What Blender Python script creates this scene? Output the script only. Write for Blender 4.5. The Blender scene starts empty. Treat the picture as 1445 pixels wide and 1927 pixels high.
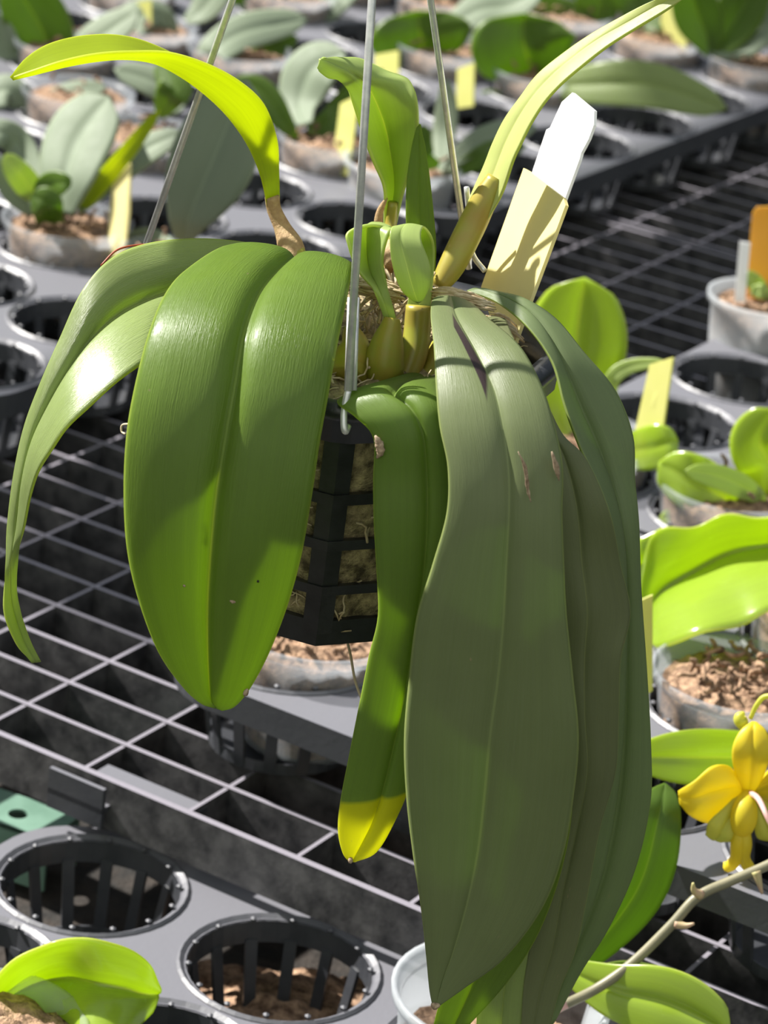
import bpy, bmesh, math, random
import numpy as np
from mathutils import Vector, noise as mnoise

random.seed(7)
SC = bpy.context.scene
COL = SC.collection
# ------------------------------------------------------------------ camera, light, world, exposure
FPX, PITCH, ROLL, CAMH = 5546.0, .3956, .12, .7024          # focal length in pixels of the 1445x1927 frame
FW = np.array([0, math.cos(PITCH), -math.sin(PITCH)])
_r0 = np.array([1., 0, 0]); _u0 = np.cross(_r0, FW)
RT = math.cos(ROLL) * _r0 + math.sin(ROLL) * _u0
UP = -math.sin(ROLL) * _r0 + math.cos(ROLL) * _u0
CAM = np.array([0, 0, CAMH])

cd = bpy.data.cameras.new('camera'); cam = bpy.data.objects.new('camera', cd); COL.objects.link(cam)
from mathutils import Matrix
cam.matrix_world = Matrix(((RT[0], UP[0], -FW[0], 0), (RT[1], UP[1], -FW[1], 0), (RT[2], UP[2], -FW[2], CAMH), (0, 0, 0, 1)))
cd.sensor_fit = 'VERTICAL'; cd.sensor_height = 36; cd.lens = FPX / 1927 * 36
cd.clip_start = .05; cd.clip_end = 50
cd.dof.use_dof = True; cd.dof.focus_distance = 1.12; cd.dof.aperture_fstop = 19
SC.camera = cam

sl = bpy.data.lights.new('sun', 'SUN'); so = bpy.data.objects.new('sun', sl); COL.objects.link(so)
SUNDIR = Vector((-1.80, .80, 1.75)).normalized()
so.rotation_euler = SUNDIR.to_track_quat('Z', 'Y').to_euler()
sl.energy = 10.5; sl.angle = math.radians(1.2); sl.color = (1, .965, .90)

wd = bpy.data.worlds.new('world'); SC.world = wd; wd.use_nodes = True
nt = wd.node_tree; nt.nodes.clear()
tc = nt.nodes.new('ShaderNodeTexCoord'); sx = nt.nodes.new('ShaderNodeSeparateXYZ'); rp = nt.nodes.new('ShaderNodeValToRGB')
mr = nt.nodes.new('ShaderNodeMapRange'); bg = nt.nodes.new('ShaderNodeBackground'); ow = nt.nodes.new('ShaderNodeOutputWorld')
nt.links.new(tc.outputs['Generated'], sx.inputs[0]); nt.links.new(sx.outputs[2], mr.inputs[0])
mr.inputs[1].default_value = -1; mr.inputs[2].default_value = 1
ng = nt.nodes.new('ShaderNodeMath'); ng.operation = 'MULTIPLY'; ng.inputs[1].default_value = -.78; ng.use_clamp = True
nt.links.new(sx.outputs[1], ng.inputs[0]); gm = nt.nodes.new('ShaderNodeMapRange'); gm.inputs[1].default_value = -.25; gm.inputs[2].default_value = .1; nt.links.new(sx.outputs[2], gm.inputs[0])
m2 = nt.nodes.new('ShaderNodeMath'); m2.operation = 'MULTIPLY'; nt.links.new(ng.outputs[0], m2.inputs[0]); nt.links.new(gm.outputs[0], m2.inputs[1])
va = nt.nodes.new('ShaderNodeMix'); va.data_type = 'RGBA'; va.blend_type = 'ADD'; va.inputs[0].default_value = 1
cm = nt.nodes.new('ShaderNodeMix'); cm.data_type = 'RGBA'; cm.blend_type = 'MIX'; cm.inputs[6].default_value = (0, 0, 0, 1); cm.inputs[7].default_value = (1.0, 1.02, .80, 1)
nt.links.new(m2.outputs[0], cm.inputs[0])
nt.links.new(rp.outputs[0], va.inputs[6]); nt.links.new(cm.outputs[2], va.inputs[7])
nt.links.new(mr.outputs[0], rp.inputs[0]); nt.links.new(va.outputs[2], bg.inputs[0]); nt.links.new(bg.outputs[0], ow.inputs[0])
cr = rp.color_ramp; cr.elements[0].position = .40; cr.elements[0].color = (.03, .04, .02, 1)
cr.elements[1].position = 1.0; cr.elements[1].color = (.42, .46, .54, 1)
el = cr.elements.new(.52); el.color = (.07, .09, .08, 1)
el = cr.elements.new(.72); el.color = (.20, .23, .28, 1)
bg.inputs[1].default_value = 1.0
SC.view_settings.view_transform = 'Standard'; SC.view_settings.look = 'None'
SC.view_settings.exposure = .18; SC.view_settings.gamma = 1; SC.view_settings.use_curve_mapping = False

# ------------------------------------------------------------------ geometry helpers
def ray(x, y):
    return FW * FPX + (x - 722.5) * RT - (y - 963.5) * UP
def PY(x, y, Y):                                             # the point of a sight line at ground distance Y
    d = ray(x, y); return CAM + d * (Y / d[1])
def PZ(x, y, z):                                             # the point of a sight line at height z
    d = ray(x, y); return CAM + d * ((z - CAMH) / d[2])
PSI = -.5183
AX = np.array([math.cos(PSI), math.sin(PSI)]); AN = np.array([-math.sin(PSI), math.cos(PSI)])
ORG = np.array([-.1726, 1.368]); CA, CB = .0643, .0353       # bench directions, origin and cell size
def UV(u, v, z=0.):
    p = ORG + u * AX + v * AN; return np.array([p[0], p[1], z])
def uvof(p):
    q = np.array(p[:2]) - ORG; return q @ AX, q @ AN

def catmull(P, n):
    P = np.asarray(P, float); m = len(P)
    E = np.vstack([2 * P[0] - P[1], P, 2 * P[-1] - P[-2]])
    out = []
    for i in range(m - 1):
        p0, p1, p2, p3 = E[i:i + 4]
        for k in range(n):
            t = k / n
            out.append(.5 * ((2 * p1) + (-p0 + p2) * t + (2 * p0 - 5 * p1 + 4 * p2 - p3) * t * t + (-p0 + 3 * p1 - 3 * p2 + p3) * t ** 3))
    out.append(P[-1]); return np.array(out)

class MB:
    def __init__(s): s.v = []; s.f = []; s.uv = {}
    def add(s, vs, fs):
        o = len(s.v); s.v += [tuple(map(float, p)) for p in vs]; s.f += [tuple(i + o for i in f) for f in fs]
    def box(s, o, ax, ay, az):                               # corner o and three edge vectors
        o = np.array(o, float); a, b, c = map(np.array, (ax, ay, az))
        vs = [o, o + a, o + a + b, o + b, o + c, o + a + c, o + a + b + c, o + b + c]
        s.add(vs, [(0, 3, 2, 1), (4, 5, 6, 7), (0, 1, 5, 4), (1, 2, 6, 5), (2, 3, 7, 6), (3, 0, 4, 7)])
    def tube(s, pts, rad, n=8, caps=True):
        pts = np.asarray(pts, float); m = len(pts)
        if np.isscalar(rad): rad = [rad] * m
        T = np.gradient(pts, axis=0); T /= np.linalg.norm(T, axis=1)[:, None] + 1e-12
        ref = np.array([0, 0, 1.]) if abs(T[0][2]) < .9 else np.array([1., 0, 0])
        vs = []; b = np.cross(T[0], ref); b /= np.linalg.norm(b)
        for i in range(m):
            b = b - (b @ T[i]) * T[i]; b /= np.linalg.norm(b) + 1e-12; c = np.cross(T[i], b)
            for k in range(n):
                a = 2 * math.pi * k / n; vs.append(pts[i] + rad[i] * (math.cos(a) * b + math.sin(a) * c))
        fs = [(i * n + k, i * n + (k + 1) % n, (i + 1) * n + (k + 1) % n, (i + 1) * n + k) for i in range(m - 1) for k in range(n)]
        if caps: fs += [tuple(range(n))[::-1], tuple((m - 1) * n + k for k in range(n))]
        s.add(vs, fs)
    def lathe(s, prof, c=(0, 0, 0), n=32, closed=False):     # prof: (r, z)
        m = len(prof); vs = []
        for r, z in prof:
            for k in range(n):
                a = 2 * math.pi * k / n; vs.append((c[0] + r * math.cos(a), c[1] + r * math.sin(a), c[2] + z))
        fs = [(i * n + k, i * n + (k + 1) % n, (i + 1) * n + (k + 1) % n, (i + 1) * n + k) for i in range(m - 1) for k in range(n)]
        if closed: fs += [((m - 1) * n + k, (m - 1) * n + (k + 1) % n, (k + 1) % n, k) for k in range(n)]
        s.add(vs, fs)
    def build(s, name, mat, parent=None, smooth=True, uvs=None, loc=None):
        me = bpy.data.meshes.new(name); me.from_pydata(s.v, [], s.f)
        if uvs is not None:
            l = me.uv_layers.new(name='UVMap')
            for i, lp in enumerate(me.loops): l.data[i].uv = uvs[lp.vertex_index]
        if smooth:
            me.polygons.foreach_set('use_smooth', [True] * len(me.polygons))
        me.materials.append(mat); me.update()
        return link(name, me, parent, loc)

def link(name, me, parent=None, loc=None):
    o = bpy.data.objects.new(name, me); COL.objects.link(o)
    if parent is not None:
        o.parent = parent
        if loc is None:                                      # mesh was written in world coordinates
            o.matrix_parent_inverse = Matrix.Identity(4)
            o.location = -parent.location
            if parent.parent is not None: o.location -= Vector(parent.parent.location)
    if loc is not None: o.location = loc
    return o
def thing(name, label, cat, loc, group=None):
    o = bpy.data.objects.new(name, None); COL.objects.link(o); o.location = tuple(map(float, loc)); o.empty_display_size = .02
    o['label'] = label; o['category'] = cat
    if group: o['group'] = group
    return o
def tag(o, label=None, cat=None, group=None, kind=None):
    if label: o['label'] = label
    if cat: o['category'] = cat
    if group: o['group'] = group
    if kind: o['kind'] = kind
    return o

# ------------------------------------------------------------------ materials
def newmat(name):
    m = bpy.data.materials.new(name); m.use_nodes = True; t = m.node_tree; t.nodes.clear(); return m, t
class NB:
    def __init__(s, t): s.t = t
    def n(s, kind, **kw):
        x = s.t.nodes.new(kind)
        for k, v in kw.items(): setattr(x, k, v)
        return x
    def l(s, a, b): s.t.links.new(a, b)
    def math(s, op, a, b=None, c=None, clamp=False):
        x = s.n('ShaderNodeMath', operation=op, use_clamp=clamp)
        for i, q in enumerate((a, b, c)):
            if q is None: continue
            if isinstance(q, (int, float)): x.inputs[i].default_value = q
            else: s.l(q, x.inputs[i])
        return x.outputs[0]
    def mix(s, f, a, b, blend='MIX'):
        x = s.n('ShaderNodeMix', data_type='RGBA', blend_type=blend)
        for i, q in ((0, f), (6, a), (7, b)):
            if isinstance(q, (int, float)): x.inputs[i].default_value = q
            elif isinstance(q, tuple): x.inputs[i].default_value = (*q[:3], 1)
            else: s.l(q, x.inputs[i])
        return x.outputs[2]
    def noise(s, vec, scale, detail=3, rough=.5):
        x = s.n('ShaderNodeTexNoise'); x.inputs['Scale'].default_value = scale; x.inputs['Detail'].default_value = detail; x.inputs['Roughness'].default_value = rough
        if vec is not None: s.l(vec, x.inputs['Vector'])
        return x.outputs[0]
    def ramp(s, f, stops):
        x = s.n('ShaderNodeValToRGB'); e = x.color_ramp.elements
        while len(e) < len(stops): e.new(.5)
        for q, (p, c) in zip(e, stops):
            q.position = p; q.color = (c, c, c, 1) if isinstance(c, (int, float)) else (*c, 1)
        s.l(f, x.inputs[0]); return x.outputs[0]
    def mapping(s, vec, scale, loc=(0, 0, 0)):
        x = s.n('ShaderNodeMapping'); x.inputs['Scale'].default_value = scale; x.inputs['Location'].default_value = loc; s.l(vec, x.inputs[0]); return x.outputs[0]
    def bump(s, h, strength, dist):
        x = s.n('ShaderNodeBump'); x.inputs['Strength'].default_value = strength; x.inputs['Distance'].default_value = dist; s.l(h, x.inputs['Height']); return x.outputs[0]

def leafmat(name, col, tcol, rough=.38, tr=.35, dust=.0, mottle=.15, spec=.5, marg=(.35, .45, .08), ribcol=None, stripe=False, bump=.5, coat=0., yellow=None, fines=1.):
    """col: reflected colour, tcol: colour of light coming through the blade"""
    m, t = newmat(name); b = NB(t)
    tc = b.n('ShaderNodeTexCoord'); uv = tc.outputs['UV']; ob = tc.outputs['Object']
    sp = b.n('ShaderNodeSeparateXYZ'); b.l(uv, sp.inputs[0])
    u, v = sp.outputs[0], sp.outputs[1]
    c = b.math('ABSOLUTE', b.math('SUBTRACT', v, .5))        # 0 at midrib, .5 at margin
    fine = b.noise(b.mapping(uv, (5, 95, 1)), 1, 3, .6)
    broad = b.noise(b.mapping(uv, (2.2, 14, 1)), 1, 2, .5)
    patch = b.noise(ob, 45, 3, .6)
    c1 = b.mix(b.math('MULTIPLY', b.math('SUBTRACT', fine, .5, clamp=True), .9 * fines, clamp=True), col, tuple(min(1, q * 1.5) for q in col))
    c1 = b.mix(b.math('MULTIPLY', b.ramp(broad, [(.35, 0), (.7, 1)]), mottle), c1, tuple(q * .62 for q in col))
    c1 = b.mix(b.math('MULTIPLY', b.ramp(patch, [(.42, 0), (.75, 1)]), mottle), c1, tuple(min(1, q * 1.5) for q in col))
    if yellow: c1 = b.mix(b.ramp(u, [(yellow[0], 0), (yellow[1], 1)]), c1, yellow[2])  # sunlit tip past the shadow line, painted into the leaf colour
    if dust:
        dn = b.noise(b.mapping(uv, (9, 60, 1)), 1, 4, .7)
        c1 = b.mix(b.math('MULTIPLY', b.ramp(dn, [(.25, .35), (.9, 1)]), dust), c1, (.36, .38, .30))
    rib = b.ramp(c, [(0, 1), (.007, .9), (.012, .12), (.035, 0)])
    c1 = b.mix(b.math('MULTIPLY', rib, .6), c1, ribcol or tuple(min(1, q * 1.6 + .02) for q in col))
    mg = b.ramp(c, [(.485, 0), (.497, 1)])
    c1 = b.mix(b.math('MULTIPLY', mg, .75), c1, marg)
    if stripe:                                               # a dark withered streak beside the midrib
        du = b.math('ABSOLUTE', b.math('SUBTRACT', b.math('SUBTRACT', u, .24), b.math('MULTIPLY', b.math('SUBTRACT', v, .40), .5))); dv = b.math('ABSOLUTE', b.math('SUBTRACT', v, .405))
        k = b.math('ADD', b.math('DIVIDE', du, .085), b.math('DIVIDE', dv, .085))
        streak = b.ramp(k, [(.85, 1), (1.0, 0)]); c1 = b.mix(streak, c1, (.035, .02, .02))
    sc = b.n('ShaderNodeTexVoronoi', feature='F1'); sc.inputs['Scale'].default_value = 1; b.l(b.mapping(uv, (22, 9, 1), (3.3, 1.7, 0)), sc.inputs['Vector'])
    sn = b.noise(ob, 90, 2)
    spot = b.math('MULTIPLY', b.ramp(sc.outputs['Distance'], [(.05, 1), (.075, 0)]), b.ramp(sn, [(.56, 0), (.6, 1)]))
    c1 = b.mix(spot, c1, (.30, .24, .13))
    pr = b.n('ShaderNodeBsdfPrincipled'); b.l(c1, pr.inputs['Base Color'])
    gr = b.noise(b.mapping(uv, (60, 130, 1)), 1, 3, .6)
    rr = b.math('ADD', b.math('MULTIPLY', b.noise(ob, 120, 3), .18), rough - .09); b.l(rr, pr.inputs['Roughness'])
    pr.inputs['Specular IOR Level'].default_value = spec; pr.inputs['Coat Weight'].default_value = coat; pr.inputs['Coat Roughness'].default_value = .18
    hh = b.math('ADD', b.math('MULTIPLY', fine, .5), b.math('MULTIPLY', gr, .55)); hh = b.math('SUBTRACT', hh, b.math('MULTIPLY', rib, .8))
    bp = b.bump(hh, bump, .0006); b.l(bp, pr.inputs['Normal'])
    tl = b.n('ShaderNodeBsdfTranslucent')
    tcc = b.mix(b.math('MULTIPLY', b.ramp(broad, [(.35, 0), (.7, 1)]), .25), tcol, tuple(q * .55 for q in tcol))
    tcc = b.mix(b.math('MULTIPLY', b.math('SUBTRACT', fine, .45, clamp=True), 1.2, clamp=True), tcc, tuple(q * .6 for q in tcol))
    tcc = b.mix(b.math('MAXIMUM', b.math('MULTIPLY', mg, .6), b.math('MULTIPLY', rib, .8)), tcc, (min(1, tcol[0] * 1.9), min(1, tcol[1] * 1.5), tcol[2] * 2 + .03))
    if stripe: tcc = b.mix(streak, tcc, (.02, .012, .012))
    if yellow: tcc = b.mix(b.ramp(u, [(yellow[0], 0), (yellow[1], 1)]), tcc, tuple(min(1, q * 1.6) for q in yellow[2]))
    b.l(tcc, tl.inputs[0])
    mx = b.n('ShaderNodeMixShader'); mx.inputs[0].default_value = tr; b.l(pr.outputs[0], mx.inputs[1]); b.l(tl.outputs[0], mx.inputs[2])
    o = b.n('ShaderNodeOutputMaterial'); b.l(mx.outputs[0], o.inputs[0]); return m

def plainmat(name, col, rough=.5, col2=None, nscale=60, lo=.35, hi=.7, bump=0., bscale=None, metal=0., spec=.5, bdist=.001, tr=0., tcol=None, detail=4, topdust=None):
    m, t = newmat(name); b = NB(t); tc = b.n('ShaderNodeTexCoord'); ob = tc.outputs['Object']
    pr = b.n('ShaderNodeBsdfPrincipled'); n1 = b.noise(ob, nscale, detail, .6)
    cc = b.mix(b.ramp(n1, [(lo, 0), (hi, 1)]), col, col2 or col)
    if topdust:                                               # dust settled on the upward faces
        ge = b.n('ShaderNodeNewGeometry'); sp = b.n('ShaderNodeSeparateXYZ'); b.l(ge.outputs['True Normal'], sp.inputs[0])
        cc = b.mix(b.ramp(sp.outputs[2], [(.55, 0), (.9, 1)]), cc, topdust)
    b.l(cc, pr.inputs['Base Color'])
    pr.inputs['Roughness'].default_value = rough; pr.inputs['Metallic'].default_value = metal; pr.inputs['Specular IOR Level'].default_value = spec
    if bump: b.l(b.bump(b.noise(ob, bscale or nscale, detail, .65), bump, bdist), pr.inputs['Normal'])
    o = b.n('ShaderNodeOutputMaterial')
    if tr:
        tl = b.n('ShaderNodeBsdfTranslucent'); tl.inputs[0].default_value = (*(tcol or col), 1)
        mx = b.n('ShaderNodeMixShader'); mx.inputs[0].default_value = tr; b.l(pr.outputs[0], mx.inputs[1]); b.l(tl.outputs[0], mx.inputs[2]); b.l(mx.outputs[0], o.inputs[0])
    else: b.l(pr.outputs[0], o.inputs[0])
    return m
def clearmat(name, col, op, rough=.3):
    m, t = newmat(name); b = NB(t)
    pr = b.n('ShaderNodeBsdfPrincipled'); pr.inputs['Base Color'].default_value = (*col, 1); pr.inputs['Roughness'].default_value = rough
    tp = b.n('ShaderNodeBsdfTransparent'); tl = b.n('ShaderNodeBsdfTranslucent'); tl.inputs[0].default_value = (*col, 1)
    m1 = b.n('ShaderNodeMixShader'); m1.inputs[0].default_value = .5; b.l(pr.outputs[0], m1.inputs[1]); b.l(tl.outputs[0], m1.inputs[2])
    m2 = b.n('ShaderNodeMixShader'); m2.inputs[0].default_value = op; b.l(tp.outputs[0], m2.inputs[1]); b.l(m1.outputs[0], m2.inputs[2])
    o = b.n('ShaderNodeOutputMaterial'); b.l(m2.outputs[0], o.inputs[0]); return m

M = dict(
    tray=plainmat('tray plastic', (.035, .037, .045), .45, (.05, .052, .06), 25, topdust=(.15, .15, .17), bump=.15, bscale=300, spec=.6),
    cup=plainmat('tray cup plastic', (.030, .032, .038), .38, (.055, .057, .065), 40, spec=.6),
    grate=plainmat('bench plastic', (.022, .022, .025), .5, (.11, .106, .11), 70, lo=.35, hi=.75, topdust=(.23, .215, .25), bump=.2, bscale=200, spec=.6),
    basket=plainmat('basket plastic', (.012, .013, .015), .33, (.028, .03, .034), 90, bump=.15, bscale=300, spec=.6),
    dust=plainmat('dusty print', (.5, .5, .5), .6),
    wire=plainmat('galvanised wire', (.55, .56, .58), .28, (.78, .78, .76), 200, metal=.5),
    soil=plainmat('dark soil', (.010, .009, .008), .9, (.035, .026, .02), 60, bump=.8, bscale=80, bdist=.004),
    moss=plainmat('sphagnum', (.11, .06, .035), .9, (.50, .32, .20), 190, .35, .68, bump=1., bscale=260, bdist=.003),
    mossdark=plainmat('basket moss', (.08, .06, .03), .9, (.62, .50, .27), 170, .35, .72, bump=1., bscale=240, bdist=.003),
    fibre=plainmat('dry fibre', (.42, .31, .17), .8, (.62, .52, .36), 150),
    sheath=plainmat('dry sheath', (.40, .26, .13), .7, (.55, .40, .20), 420, bump=.8, bscale=500, tr=.25, tcol=(.6, .35, .15)),
    bulb=plainmat('pseudobulb skin', (.30, .32, .03), .4, (.40, .27, .05), 70, bump=.2, bscale=150, tr=.12, tcol=(.5, .5, .05)),
    stemolive=plainmat('olive stem skin', (.33, .33, .045), .35, (.36, .24, .05), 60, tr=.12, tcol=(.5, .5, .05)),
    ytag=plainmat('pale yellow plastic', (.80, .73, .36), .4, (.84, .77, .40), 30, tr=.3, tcol=(.9, .8, .35)),
    gtag=plainmat('olive yellow plastic', (.62, .62, .20), .45, (.68, .66, .25), 30, tr=.3, tcol=(.8, .8, .2)),
    otag=plainmat('orange plastic', (.80, .46, .05), .45, (.84, .50, .08), 30, tr=.3, tcol=(.9, .5, .05)),
    wtag=plainmat('white plastic', (.92, .92, .94), .35, (.94, .94, .95), 30, tr=.2, tcol=(1, 1, 1)),
    clear=clearmat('frosted clear plastic', (.55, .59, .64), .30),
    milky=clearmat('milky plastic', (.70, .74, .78), .55),
    green=plainmat('mint painted metal', (.10, .19, .14), .5, (.15, .26, .20), 40),
    petal=plainmat('yellow petal', (.78, .62, .02), .45, (.72, .66, .06), 60, tr=.45, tcol=(.95, .80, .02)),
    petalg=plainmat('greenish petal', (.52, .56, .10), .45, (.62, .58, .08), 60, tr=.4, tcol=(.8, .8, .1)),
    spike=plainmat('flower spike skin', (.17, .16, .10), .45, (.23, .21, .13), 90),
    node=plainmat('bract skin', (.50, .46, .20), .5, (.60, .36, .30), 120, tr=.2),
    pink=plainmat('pink skin', (.55, .30, .28), .5, (.60, .40, .36), 90),
    root=plainmat('dry root', (.50, .38, .24), .7, (.6, .5, .34), 90),
    red=plainmat('red wire', (.30, .05, .02), .5),
    brown=plainmat('brown scar', (.16, .10, .06), .8, (.50, .38, .26), 400),
)
L_FRONT = leafmat('leaf glossy green', (.155, .245, .035), (.40, .56, .0), .40, .52, bump=.7, coat=.15)
L_SIDE = leafmat('leaf bright green', (.25, .33, .09), (.55, .72, .05), .34, .38, bump=.7, dust=.30, coat=.2)
L_DULL = leafmat('leaf dusty dark green', (.135, .155, .055), (.26, .38, .01), .5, .32, dust=.18, bump=.3, marg=(.32, .38, .12), fines=.3)
L_DULLS = leafmat('leaf dusty green with withered streak', (.145, .18, .065), (.26, .42, .01), .42, .30, dust=.13, bump=.35, marg=(.32, .38, .12), stripe=True, fines=.3)
L_BLUE = leafmat('leaf bluish green', (.175, .235, .095), (.34, .50, .03), .42, .38, dust=.14, bump=.4, marg=(.34, .42, .12), fines=.4)
L_LIME = leafmat('leaf yellow green', (.30, .38, .02), (.85, .95, .0), .36, .62, mottle=.06, bump=.15, marg=(.5, .55, .1))
L_LIT_TIP = leafmat('leaf with painted sunlit tip', (.17, .25, .055), (.46, .66, .0), .36, .55, bump=.4, yellow=(.876, .881, (.60, .60, .02)))  # sun on the tip is painted as a sharp change to yellow
L_PALE = leafmat('leaf pale grey green', (.19, .24, .16), (.26, .36, .12), .60, .22, spec=.3, bump=.2, dust=.2, marg=(.4, .45, .3), mottle=.08, fines=.3)
L_BG = leafmat('leaf mid green', (.10, .17, .025), (.32, .50, .0), .4, .5, bump=.2, fines=.4)
L_BRIGHT = leafmat('leaf fresh green', (.33, .45, .05), (.75, .95, .02), .24, .5, mottle=.08, bump=.1, coat=.8, marg=(.5, .55, .15), fines=.3)
L_UPR = leafmat('leaf light olive green', (.52, .56, .20), (.6, .7, .15), .36, .35, mottle=.08, bump=.25, dust=.1)
L_YOUNG = leafmat('leaf young green', (.38, .47, .16), (.58, .75, .12), .36, .42, mottle=.05, bump=.15, marg=(.4, .52, .15), fines=.3)

# ------------------------------------------------------------------ leaf builders
def sheet(name, Lp, Mp, Rp, parent, mat, bulge=.05, groove=.03, thick=.0011, sub=6, cols=20, curl=0., wave=0., seed=0):
    """blade between a left margin, a midrib and a right margin, all 3D polylines"""
    n = sub; Lc, Mc, Rc = catmull(Lp, n), catmull(Mp, n), catmull(Rp, n)
    rows = len(Mc); T = np.gradient(Mc, axis=0); W = Rc - Lc
    N = np.cross(W, T); N /= np.linalg.norm(N, axis=1)[:, None] + 1e-12
    k = np.ones(3) / 3
    for _ in range(3): N[1:-1] = (N[:-2] + N[1:-1] + N[2:]) / 3
    N /= np.linalg.norm(N, axis=1)[:, None] + 1e-12
    mid = rows // 2
    if N[mid] @ (CAM - Mc[mid]) < 0: N = -N
    vs, uvs = [], []
    S = np.linspace(-1, 1, cols + 1); arc = np.r_[0, np.cumsum(np.linalg.norm(np.diff(Mc, axis=0), axis=1))]; arc /= arc[-1]
    for i in range(rows):
        w = np.linalg.norm(W[i]) / 2
        for s in S:
            a = abs(s); E = Lc[i] if s < 0 else Rc[i]
            off = bulge * w * math.sin(math.pi * min(a ** .75, 1)) - groove * w * math.exp(-(a / .10) ** 2) - curl * w * max(0, a - .7) ** 2 * 8
            if wave: off += wave * w * math.sin(arc[i] * 17 + seed + (3 if s > 0 else 0)) * a * a
            vs.append(Mc[i] * (1 - a) + E * a + N[i] * off); uvs.append((arc[i], (s + 1) / 2))
    c1 = cols + 1
    fs = [(i * c1 + j, i * c1 + j + 1, (i + 1) * c1 + j + 1, (i + 1) * c1 + j) for i in range(rows - 1) for j in range(cols)]
    mb = MB(); mb.add(vs, fs); o = mb.build(name, mat, parent, uvs=uvs)
    if thick:
        md = o.modifiers.new('thickness', 'SOLIDIFY'); md.thickness = thick; md.offset = 0
    return o
def leaf3(name, st, Y0, parent, mat, **kw):
    """stations (xl,yl, xm,ym, xr,yr, dl, dm, dr): photograph positions and distance offsets in metres"""
    st = [s if len(s) == 9 else (*s[:6], s[6], s[6], s[6]) for s in st]
    return sheet(name, [PY(s[0], s[1], Y0 + s[6]) for s in st], [PY(s[2], s[3], Y0 + s[7]) for s in st], [PY(s[4], s[5], Y0 + s[8]) for s in st], parent, mat, **kw)
def bleaf(spine, w, Y0, parent, mat, tilt=0., peak=.5, base=.25, fold=.06, name='leaf', lift=None, **kw):
    """blade on a spine of (x, y, distance offset) with half width w in pixels"""
    c = catmull(np.array(spine, float), 5); m = len(c); d = np.gradient(c[:, :2], axis=0); d /= np.linalg.norm(d, axis=1)[:, None] + 1e-9
    ar = np.r_[0, np.cumsum(np.linalg.norm(np.diff(c[:, :2], axis=0), axis=1))]; ar /= ar[-1]
    Lp, Mp, Rp = [], [], []
    if lift is None: lift = .9 if mat is L_PALE else .35     # lift turns the blade towards the upper left, where the sun stands
    for i in range(m):
        t = ar[i]
        wf = base + (1 - base) * math.sin(math.pi / 2 * t / peak) if t < peak else math.sqrt(max(0, 1 - ((t - peak) / (1 - peak)) ** 2))
        h = w * max(wf, .02); px, py = -d[i][1], d[i][0]
        Lp.append(PY(c[i][0] + px * h, c[i][1] + py * h, Y0 + c[i][2] - lift * (.6 * px + py) * h * Y0 / FPX))
        Rp.append(PY(c[i][0] - px * h, c[i][1] - py * h, Y0 + c[i][2] + lift * (.6 * px + py) * h * Y0 / FPX))
        Mp.append(PY(c[i][0], c[i][1], Y0 + c[i][2] + fold * h * Y0 / FPX))
    kw.setdefault('cols', 12); kw.setdefault('sub', 2); kw.setdefault('thick', .0012)
    return sheet(name, Lp, Mp, Rp, parent, mat, **kw)

# ------------------------------------------------------------------ the setting: floor and bench gratings
mb = MB(); g = 40; vs = []
for i in range(g + 1):
    for j in range(g + 1):
        x, y = -2.5 + 5 * i / g, .3 + 5.2 * j / g; vs.append((x, y, -.093 + .004 * mnoise.noise(Vector((x * 9, y * 9, 0)))))
mb.add(vs, [(i * (g + 1) + j, (i + 1) * (g + 1) + j, (i + 1) * (g + 1) + j + 1, i * (g + 1) + j + 1) for i in range(g) for j in range(g)])
tag(mb.build('floor', M['soil']), kind='structure')

def grating(u0, u1, v0, v1, label):
    t = thing('bench_grating', label, 'bench panel', UV((u0 + u1) / 2, (v0 + v1) / 2, 0), 'slatted plastic bench panels')
    A3, N3, Z = np.r_[AX, 0], np.r_[AN, 0], np.array([0, 0, 1.])
    mb = MB(); h = .028
    nv = round((v1 - v0) / CB); nu = round((u1 - u0) / CA)
    for j in range(1, nv):
        v = v0 + j * CB; mb.box(UV(u0, v - .0015, -h), A3 * (u1 - u0), N3 * .003, Z * h)
    mb.build('long_slats', M['grate'], t, smooth=False)
    mb = MB()
    for i in range(1, nu):
        u = u0 + i * CA; mb.box(UV(u - .0011, v0, -h), A3 * .0022, N3 * (v1 - v0), Z * (h - .0006))
    mb.build('cross_slats', M['grate'], t, smooth=False)
    mb = MB(); w = .004; H = .027
    mb.box(UV(u0, v0 - w / 2, -H), A3 * (u1 - u0), N3 * w, Z * H); mb.box(UV(u0, v1 - w / 2, -H), A3 * (u1 - u0), N3 * w, Z * H)
    mb.box(UV(u0 - w / 2, v0, -H), A3 * w, N3 * (v1 - v0), Z * H); mb.box(UV(u1 - w / 2, v0, -H), A3 * w, N3 * (v1 - v0), Z * H)
    for u in np.arange(u0 + .02, u1, .25):                   # feet down to the floor
        for v in (v0 + .36, v1 - .02): mb.box(UV(u, v, -.095), A3 * .02, N3 * .01, Z * .068)
    mb.build('frame', M['grate'], t, smooth=False)
    return t
mb = MB(); q = UV(-.15, .10, 0) + np.array([-1.8, .8, 1.75]) * (1.3 / 1.75)  # unseen overhead beam, added to cast shade on the grating
mb.box(q, np.r_[AX, 0] * .20, np.r_[AN, 0] * 2.0, np.array([0, 0, .03])); tag(mb.build('added_shade_beam_1', M['grate'], smooth=False), kind='structure')
gp = grating(-8 * CA, 14 * CA, -CB, 29 * CB, 'black plastic bench grating under the hanging orchid, its near edge crossing the lower left')
grating(-8 * CA, 14 * CA, 29 * CB + .014, 29 * CB + .014 + 28 * CB, 'far black bench grating in shade, beyond the joint behind the white tag')
mb = MB(); A3, N3, Z = np.r_[AX, 0], np.r_[AN, 0], np.array([0, 0, 1.])
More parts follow.
